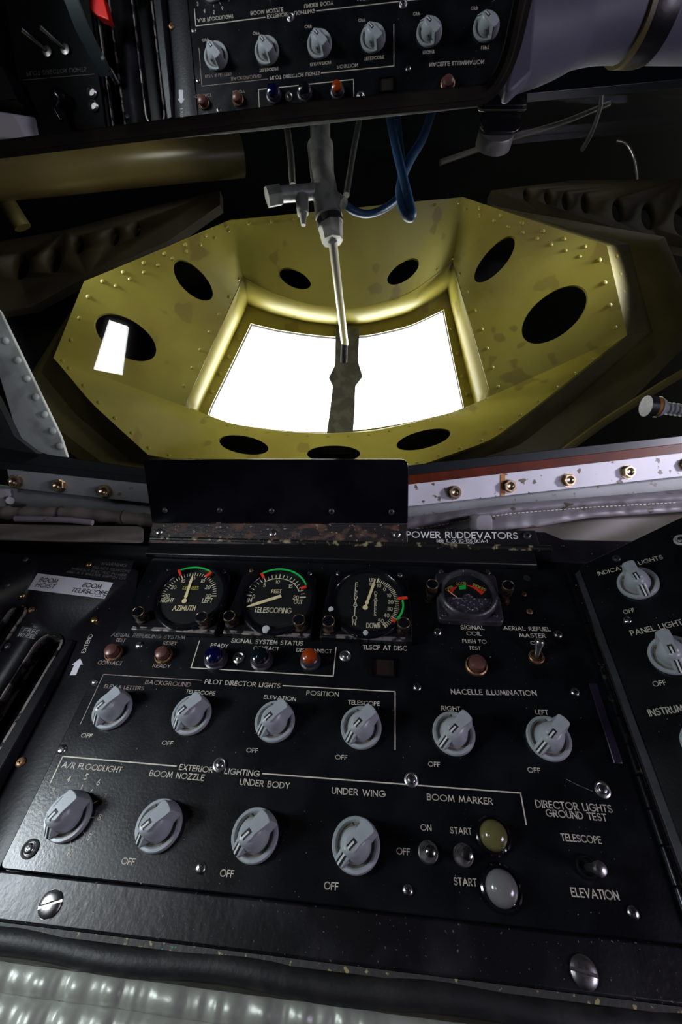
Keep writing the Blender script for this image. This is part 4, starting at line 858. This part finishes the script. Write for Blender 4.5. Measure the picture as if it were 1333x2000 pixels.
toggle((1146, 1694), 'steel toggle between ground test TELESCOPE and ELEVATION lettering', (R(8), R(10)), .016, 'deadblack', 'steel', .0042)
M['roll2'] = pm('dark_drum', (.018, .009, .006), .5)
def jewel(px, label, mat, r):
    p = uv(*px, .004); o = root('marker_lamp', PT(p.x, p.y, 0), label, 'indicator lamp', 'boom marker lamps')
    MB().lathe([(r * 1.32, 0), (r * 1.32, .0010), (r * 1.2, .0018), (r * 1.05, .0012)], 36).build('bezel', M['gloss'], o)
    MB().lathe([(r * 1.02, .0008), (r * 1.0, .0030), (r * .9, .0055), (r * .7, .0074), (r * .4, .0086), (.0001, .0090)], 36).build('lens', M[mat], o)
    q = uv(px[0] + 18, px[1] + 30) - p; MB().lathe([(.0016, 0), (.0014, .002), (.0001, .0026)], 10, Matrix.Translation((q.x, q.y, .0006))).build('stop_pin', M['steelscrew'], o)
jewel((966, 1630), 'yellowish domed lamp beside the upper START toggle', 'yellowlens', .0084); jewel((982, 1734), 'frosted clear domed lamp beside the lower START lettering', 'clearlens', .0092)
# telescope-at-disconnect window
pts = [uv(*q) for q in ((728, 1284), (772.5, 1286), (770.5, 1327), (726.5, 1325))]; c = sum(pts, V((0, 0))) / 4
fl_ = root('flag_window', PT(c.x, c.y, 0), 'square recessed flag window below the TLSCP AT DISC lettering', 'indicator')
hw, hh = .0098, .0082
fr = MB(); oo = rrect(-hw, -hh, hw, hh, .0006, 2); ii = rrect(-hw + .0016, -hh + .0012, hw - .0016, hh - .0012, .0004, 2)
ring_ = [[(*p, z) for p in q] for q, z in ((oo, 0), (oo, .0022), (ii, .0022), (ii, .0002))]
fr.loft(ring_, (False, False)); fr.build('frame', M['gloss'], fl_, smooth=20)
MB().prism(ii, .0001, .0004).build('drum', M['roll2'], fl_, smooth=0); 
MB().box((0, 0, .0009), (.0150, .0120, .0004)).build('glass', GL, fl_, smooth=0)

# ------------------------------------------------------------------ console frame below the panel, gasket, quilt
fr_ = root('lower_rail', PT(0, -.1137, 0), 'worn black console frame bar along the lower panel edge with two slotted screws', 'frame')
MB().box((.042, 0, -.010), (.516, .0236, .016)).build('bar', M['frame'], fr_, bevel=.0015)
for (x, y), rt in (((99, 1766), .35), ((1141, 1899), -.15)):
    p = uv(x, y, -.002); slot_screw(fr_, p.x, p.y + .1137, -.002, .0072, M['steel'], rt)
gk = root('edge_gasket', PT(.042, -.1340, .004), 'black rubber gasket tube along the console frame bottom edge', 'gasket')
MB().tube([(-.258 + .01433 * i, .0012 * math.sin(i * .7), -.012 + .0006 * math.sin(i * 1.1)) for i in range(37)], .0072, 14).build('tube', M['rubber'], gk, smooth=60)
ed = MB(); random.seed(3)
MB().box((0, .0068, -.0135), (.516, .003, .012)).build('flaking_edge', pm('flaking_paint_edge', (.03, .028, .025), .6, c2=(.33, .28, .12), scale=260, lo=.60, hi=.66, bump=.5, speck=(.05, .2, .12), slo=.7, sscale=200), gk, smooth=0)
qt = root('quilted_cover', PT(.072, -.1415, -.005), 'silver grey quilted fabric cover with a stitched seam below the console', 'quilted cover')
rows = []
nx = 261
for k, (v, w) in enumerate(((.0, -.004), (-.0015, -.001), (-.006, .0005), (-.0100, -.0008), (-.0118, -.0034), (-.0122, -.0040), (-.0128, -.0030), (-.017, .001), (-.026, .0005), (-.040, -.004), (-.06, -.012), (-.08, -.02))):
    r_ = []
    for i in range(nx):
        x = -.288 + .5 * i / (nx - 1)
        amp = (.0, .4, 1, .7, .25, .1, .25, .8, 1.2, 1.3, 1, 1)[k]
        wob = (math.sin(x * 430 + 2.2 * math.sin(x * 97) + k * .05) * .0009 + math.sin(x * 231 + 1.7 * math.sin(x * 61)) * .0012 + math.sin(x * 890 + 3 * math.sin(x * 140) + k * .1) * .0004) * amp
        r_.append((x, v + .0006 * math.sin(x * 60) * amp, w + wob))
    rows.append(r_)
sheet(rows, 'fabric', 'silver', qt, .002, 2)
mb = MB()
for i in range(205):
    x = -.285 + i * .0024; mb.tube([(x, -.0121, -.0030), (x + .0016, -.0121, -.0030)], .00035, 5)
mb.build('stitching', M['strut'], qt)
lp = MB(); lp.tube([(-.288, .0012, -.002), (.212, .0012, -.002)], .0016, 8); lp.build('piping', M['mirrorframe'], qt)

# ------------------------------------------------------------------ hinge, shade flap, placard, ledge
lg = root('console_ledge', PT(0, .165, 0), 'black sheet metal ledge along the top edge of the instrument panel', 'ledge')
MB().prism([(-.222, -.0075), (.1775, -.0075), (.1775, .0115), (-.222, .0115)], -.012, .006).build('rail', M['black'], lg, bevel=.0012)
MB().prism([(-.58, .012), (-.225, .012), (-.222, .040), (-.58, .045)], -.02, -.006).build('ledge_wing', M['black'], lg, bevel=.001)
MB().prism([(.1785, .006), (.30, .002), (.30, .036), (.215, .036), (.199, .046), (.1785, .046)], -.02, -.004).build('ledge_wing', M['console'], lg, bevel=.002)
MB().prism([(-.58, -.01), (-.2225, -.01), (-.2225, .012), (-.58, .012)], -.07, -.016).build('ledge_riser', M['black'], lg, smooth=0)
HY, HW = .1785, .0060
hg = root('piano_hinge', PT(0, HY, HW), 'long piano hinge with worn brassy knuckles below the shade flap', 'hinge')
x = -.2235; k = 0
while x < .186:
    w = .0182; T = Matrix.Translation((x, 0, .0)) @ Matrix.Rotation(PI / 2, 4, 'Y')
    MB().lathe([(.0030, .0003), (.0033, .0006), (.0033, w - .0006), (.0030, w - .0003)], 16, T).build('knuckle', M['hinge'], hg)
    x += w; k += 1
LA = R(24)
LM = PT(0, HY, HW) @ Matrix.Rotation(LA, 4, 'X')
LN = (LM.to_3x3() @ V((0, 0, 1))); LP = LM.translation; LI = LM.inverted()
def ll(x, y): q = LI @ onplane(x, y, LP + LN * .0022, LN); return (q.x, q.y)
pl = root('ruddevator_placard', LM, 'black placard lettered POWER RUDDEVATORS on the hinge leaf', 'placard')
MB().prism([ll(*q) for q in ((775, 1066), (1056, 1071), (1046, 1036), (775, 1032))], 0, .0022).build('plate', M['black'], pl, bevel=.0005)
for s, a, b, h in (('POWER RUDDEVATORS', (794, 1049.5), (1013, 1052), 6.0), ('SEE T. O. 1C-135 (K)A-1', (853, 1058.7), (953, 1060), 3.0), ('RAC-M98-60-RA', (881, 1062.6), (928, 1063.2), 1.5)):
    inscribe(pl, M['white'], s, ll(*a), ll(*b), h * mm, .0024, .17)
p = ll(1030, 1046); cross_screw(pl, p[0], p[1], .0022, .0042, M['meter'], .4)
sf = root('shade_flap', LM, 'glossy black shade flap standing on a rusty hinged base strip', 'flap')
MB().prism([ll(*q) for q in ((289, 1062), (797, 1064), (797, 1023), (298, 1021))], 0, .0024).build('base_strip', M['rust'], sf, bevel=.0008)
for x, y in ((311, 1039), (533, 1042), (775, 1044)): p = ll(x, y); cross_screw(sf, p[0], p[1], .0024, .0043, M['steelscrew'], random.random())
for s, a, b, h in (('TAB', (564, 1044.5), (591, 1043), 3.0), ('2913-1022', (557, 1053.5), (607, 1053), 2.6)): inscribe(sf, M['steel'], s, ll(*a), ll(*b), h * mm, .0026, .10)
FA = R(38)
y0 = ll(540, 1022)[1]
FM2 = Matrix.Translation((0, y0, .001)) @ Matrix.Rotation(FA, 4, 'X'); FWM = LM @ FM2; FN = FWM.to_3x3() @ V((0, 0, 1)); FI = FWM.inverted()
def fl2(x, y): q = FI @ onplane(x, y, FWM.translation + FN * .002, FN); return (q.x, q.y)
a, b, c, d = [fl2(*q) for q in ((279, 897), (799, 897), (797, 1023), (297, 1021))]
def roundpoly(pts, rs):
    out = []
    for i, (p, r) in enumerate(zip(pts, rs)):
        p = V(p); q0 = V(pts[i - 1]) - p; q1 = V(pts[(i + 1) % len(pts)]) - p; q0.normalize(); q1.normalize()
        s, e = p + q0 * r, p + q1 * r
        for k in range(7): t = k / 6; out.append(tuple(s * (1 - t) ** 2 + p * 2 * t * (1 - t) + e * t * t))
    return out
fo = MB().prism(roundpoly([a, b, c, d], [.006, .009, .002, .002]), 0, .002).build('flap', M['gloss'], sf, bevel=.0006); fo.matrix_local = FM2
for x, y in ((322, 997), (429, 997), (531, 998), (648, 999), (765, 1000)):
    p = fl2(x, y); s_ = cross_screw(sf, p[0], p[1], .002, .0032, M['meter'], random.random()); s_.matrix_local = FM2

# ------------------------------------------------------------------ hinged side panel
SA = R(30)
SM = PT(.208, 0, .001) @ Matrix.Rotation(-SA, 4, 'Y'); SN = SM.to_3x3() @ V((0, 0, 1)); SI = SM.inverted()
def sl(x, y, w=0): q = SI @ onplane(x, y, SM.translation + SN * w, SN); return V((q.x, q.y))
sp = root('side_panel', SM, 'tilted black hinged side panel lettered INDICATOR LIGHTS and PANEL LIGHTS', 'control panel')
e0, e1 = sl(1120, 1104), sl(1345, 1004)
MB().prism([(.0065, -.16), (.20, -.16), (.20, e1.y), (e1.x, e1.y), (.012, .1585), (.0065, .153)], -.004, 0).build('plate', M['panel'], sp, bevel=.0006)
MB().prism([(.0035, -.16), (.0085, -.16), (.0085, .153), (.0035, .150)], -.0045, .0012).build('edge_lip', pm('side_edge_paint', (.016, .016, .020), .45, c2=(.026, .026, .030), scale=60), sp, bevel=.0004)
y = -.135
while y < .140:
    T = Matrix.Translation((-.001, y, 0)) @ Matrix.Rotation(-PI / 2, 4, 'X')
    MB().lathe([(.0027, .0004), (.0031, .0008), (.0031, .0186), (.0027, .019)], 14, T).build('hinge_knuckle', M['sidehinge'], sp); y += .0194
for s, a, b, h in (('INDICATOR LIGHTS', (1169.6, 1124.5), (1297.2, 1090.9), 3.9), ('OFF', (1219.4, 1199.3), (1241.2, 1194.6), 3.4), ('PANEL LIGHTS', (1234.2, 1241.7), (1346, 1217), 4.2), ('OFF', (1277.5, 1341), (1303.8, 1337), 3.4), ('INSTRUMENT', (1269.3, 1398.8), (1371, 1384.5), 4.3)):
    inscribe(sp, M['cream'], s, sl(*a), sl(*b), h * mm, .00015, .16)
p = sl(1205, 1091); cross_screw(sp, p.x, p.y, 0, .0036, M['meter'], .3); p = sl(1226, 1211.5); cross_screw(sp, p.x, p.y, 0, .0033, WS, .8); p = sl(1331, 1055); cross_screw(sp, p.x, p.y, 0, .0033, WS, .2, M['gusset'])
for px, rt, nm in (((1247, 1140), R(-84), 'grey pointer knob covering part of the INDICATOR LIGHTS lettering'), ((1314, 1280), R(-88), 'grey pointer knob on the PANEL LIGHTS lettering'), ((1386, 1455), R(-88), 'grey knob cut off at the frame edge below the INSTRUMENT lettering')):
    p = sl(*px, .001); knob(SM @ Matrix.Translation((p.x, p.y, .0003)) @ Matrix.Rotation(rt, 4, 'Z'), nm)

# ------------------------------------------------------------------ hoist console on the port hand
CW = -.004
lc = root('hoist_console', PT(-.30, 0, CW), 'black slotted hoist lever console beside the instrument panel', 'console')
def cl(x, y, w=CW): q = uv(x, y, w); return V((q.x + .30, q.y))
plate = MB().prism([(-.36, -.118), (.0815, -.118), (.0815, .118), (.0735, .1420), (.066, .1450), (-.045, .1565), (-.055, .160), (-.36, .170)], -.008, 0).build('plate', M['console'], lc)
def capsule(p0, p1, r, n=10):
    p0, p1 = V(p0), V(p1); a = math.atan2((p1 - p0).y, (p1 - p0).x)
    return [tuple(p1 + V((math.cos(a - PI / 2 + PI * k / n), math.sin(a - PI / 2 + PI * k / n))) * r) for k in range(n + 1)] + [tuple(p0 + V((math.cos(a + PI / 2 + PI * k / n), math.sin(a + PI / 2 + PI * k / n))) * r) for k in range(n + 1)]
SL = [((.022, -.10), (.024, .053), .0120), ((-.030, -.10), (-.028, .086), .0078)]
bake_cut(plate, [MB().prism(capsule(*s), -.03, .03).build('cutter', M['black'], lc) for s in SL])
for (p0, p1, r) in SL:
    oc, ic = capsule(p0, p1, r + .0018), capsule(p0, p1, r)
    MB().loft([[(*p, z) for p in q] for q, z in ((oc, 0), (oc, .0016), (ic, .0022), (ic, -.012), (oc, -.012), (oc, 0))], (False, False)).build('slot_rim', M['bare'], lc, smooth=30)
MB().prism([(-.36, -.118), (.08, -.118), (.08, .14), (-.36, .15)], -.060, -.055).build('slot_floor', M['black'], lc, smooth=0)
# sloped guard between slot and arrow
MB().loft([[(.0385, .062, .0003), (.0495, .060, .0003), (.0475, .060, .003), (.0405, .061, .002)], [(.0380, .02, .0003), (.0530, .02, .0003), (.0500, .02, .007), (.0400, .02, .005)], [(.0375, -.115, .0003), (.0550, -.115, .0003), (.0515, -.115, .010), (.0400, -.115, .008)]]).build('lever_guard', M['console'], lc, smooth=30, bevel=.001)
for x, y, r, mt in ((174, 1102.5, 3.2, 'brass'), (43.5, 1163, 3.3, 'brass'), (62, 1191, 3.2, 'bronze'), (185, 1210.5, 3.4, 'brass'), (16, 1261.5, 3.3, 'meter'), (49.5, 1093, 3.2, 'meter'), (14.5, 1142, 3.3, 'meter'), (41, 1489, 3.8, 'bronze')):
    p = cl(x, y); cross_screw(lc, p.x, p.y, 0, r * mm, M[mt], random.random() * 1.5)
def cins(s, a, b, H, mat, w=.0003, wt=.13): return inscribe(lc, M[mat], s, cl(*a), cl(*b), H * mm, w, wt)
pw = [cl(*q) for q in ((192, 1090), (259, 1098), (247, 1137), (178, 1129))]
MB().prism([tuple(cl(*q)) for q in ((128, 1105), (190, 1091), (262, 1096), (248, 1136.5), (124, 1122))][1:4] + [tuple(cl(120, 1121))], 0, .0003).build('warning_plate', M['warn'], lc, smooth=0)
for s, a, b, h in (('WARNING', (197, 1103.3), (246.1, 1107.8), 3.6), ('DO NOT TELESCOPE', (181.4, 1110.3), (252.5, 1118.7), 2.7), ('WITHOUT ELECTRIC POWER', (138.8, 1112.6), (246, 1126.2), 2.7), ('AND A R MASTER SWITCH ON', (129.7, 1118.8), (243.8, 1132.6), 2.7)): cins(s, a, b, h, 'dim', .0005, .11)
st_ = MB().prism([tuple(cl(*q)) for q in ((73.7, 1120), (221, 1138.4), (204.8, 1169.8), (55, 1151.3))], 0, .0003).build('label', M['sticker'], lc, smooth=0)
for s, a, b, h in (('BOOM', (75.7, 1135.7), (111, 1139.6), 4.7), ('HOIST', (68.3, 1145.8), (105.3, 1150.2), 4.6), ('BOOM', (160.3, 1145.8), (196, 1150.3), 4.7), ('TELRSCOPE', (138.5, 1155.8), (207.7, 1163.3), 4.6), ('IL 2428 EE', (178, 1164.6), (204, 1167.4), 1.4)): cins(s, a, b, h, 'ink', .0005, .17)
MB().prism([tuple(cl(*q)) for q in ((44, 1223), (79, 1228), (67, 1249), (32, 1244))], 0, .0003).build('tape', M['ink'], lc, smooth=0)
cins('FREE', (45.2, 1234), (73.7, 1238.4), 3.6, 'gusset', .0005, .12); cins('WHEEL', (34, 1242.3), (67.3, 1247.6), 3.6, 'gusset', .0005, .12)
cins('EXTEND', (166.5, 1275.5), (182.3, 1239.4), 3.4, 'cream', .0005, .13)
a, b = cl(142.5, 1319), cl(157, 1286); d = (b - a).normalized(); n_ = V((-d.y, d.x)); L_ = (b - a).length
MB().prism([tuple(a + n_ * .0028), tuple(a - n_ * .0028), tuple(a + d * L_ * .62 - n_ * .0028), tuple(a + d * L_ * .62 - n_ * .0050), tuple(b), tuple(a + d * L_ * .62 + n_ * .0050), tuple(a + d * L_ * .62 + n_ * .0028)], 0, .0003).build('arrow', M['sticker'], lc, smooth=0)
# toggles, levers and a block seen in the mirror
sb_ = root('director_light_panel', PT(-.40, 0, .001), 'black switch panel with two long toggles on the port console', 'switch panel')
MB().prism(rrect(-.058, -.085, .056, .070, .003), -.004, .003).build('plate', M['deadblack'], sb_, bevel=.0006)
for i, (s, v) in enumerate((('PILOT DIRECTOR LIGHTS', .0040), ('PRESS IN DURING NIGHT USE', -.0040 + .012), ('WITH EXTERNAL LIGHTS OFF', .0150), ('TO SET THE BRIGHTNESS', .0210))):
    pass
inscribe(sb_, M['dim'], 'PILOT DIRECTOR LIGHTS', (-.044, -.004), (.040, -.002), .0042, .0032, .13)
mb = MB(); strip(mb, [(-.050, .0045), (.050, .0065)], .0006, .0032, lambda q: tuple(q)); mb.build('border_line', M['dim'], sb_, smooth=0)
for u in (-.009, .016):
    MB().lathe([(.006, 0), (.006, .003), (.004, .0035)], 24, Matrix.Translation((u, -.022, .003))).build('bushing', M['steel'], sb_)
    MB().cyl((u, -.022, .004), (u - .014, -.030, .030), .0022, .0034, 16).build('toggle_lever', M['chrome'], sb_)
MB().lathe([(.010, 0), (.010, .012), (.008, .018), (.002, .020)], 24, Matrix.Translation((.004, .034, .003))).build('selector', M['gloss'], sb_)
MB().tube([(.004, .034, .016), (.000, .05, .022), (.006, .064, .020)], [.006, .005, .003], 12).build('selector_handle', M['gloss'], sb_)
for v in (.027, .042): MB().lathe([(.0068, 0), (.0068, .002), (.005, .004), (.0045, .001)], 24, Matrix.Translation((.044, v, .003))).build('jack', M['steel'], sb_)
lv = root('hoist_lever', PT(-.335, 0, 0), 'chipped dark green hoist lever with red lacquered tab rising from the console slot', 'lever')
MB().loft([[(x + dx, y + dy, z) for dx, dy in ((-.009, 0), (-.009, .004), (.009, .004), (.009, 0))] for x, y, z in ((-.012, -.13, .085), (-.008, -.06, .06), (-.004, -.022, .038), (.006, .012, .012))], ).build('arm', M['lever'], lv, bevel=.0015, smooth=30)
MB().prism([(.010, -.058), (.026, -.050), (.030, -.026), (.016, -.032), (.006, -.040)], .022, .034).build('tab', M['redlac'], lv, bevel=.001)
MB().tube([(.002, .004, .014), (.012, .010, .012), (.014, .018, .002)], .004, 12).build('pivot', M['chrome'], lv)
MB().loft([[(-.004 + .012 * math.cos(t), -.20 + .012 * math.sin(t) * .6 + q, .092 + .014 * math.sin(t)) for t in [2 * PI * k / 20 for k in range(20)]] for q in (0, .02, .06, .075)]).build('grip', M['gloss'], lv, bevel=.003)
bx = root('junction_box', PT(-.475, .03, .001), 'black junction box with a white sloped cover on the port console', 'box')
MB().prism([(-.012, -.03), (.020, -.024), (.030, .012), (-.012, .012)], 0, .030).build('box', M['console'], bx, bevel=.0012)
MB().loft([[(-.014, .014, 0), (.036, .016, 0), (.036, .05, 0), (-.014, .05, 0)], [(-.010, .018, .026), (.014, .022, .022), (.026, .05, .018), (-.010, .05, .026)]]).build('cover', M['whitecloth'], bx, bevel=.002)
MB().cyl((-.010, -.032, .028), (-.004, .016, .028), .004, n=14).build('conduit', M['lever'], bx)
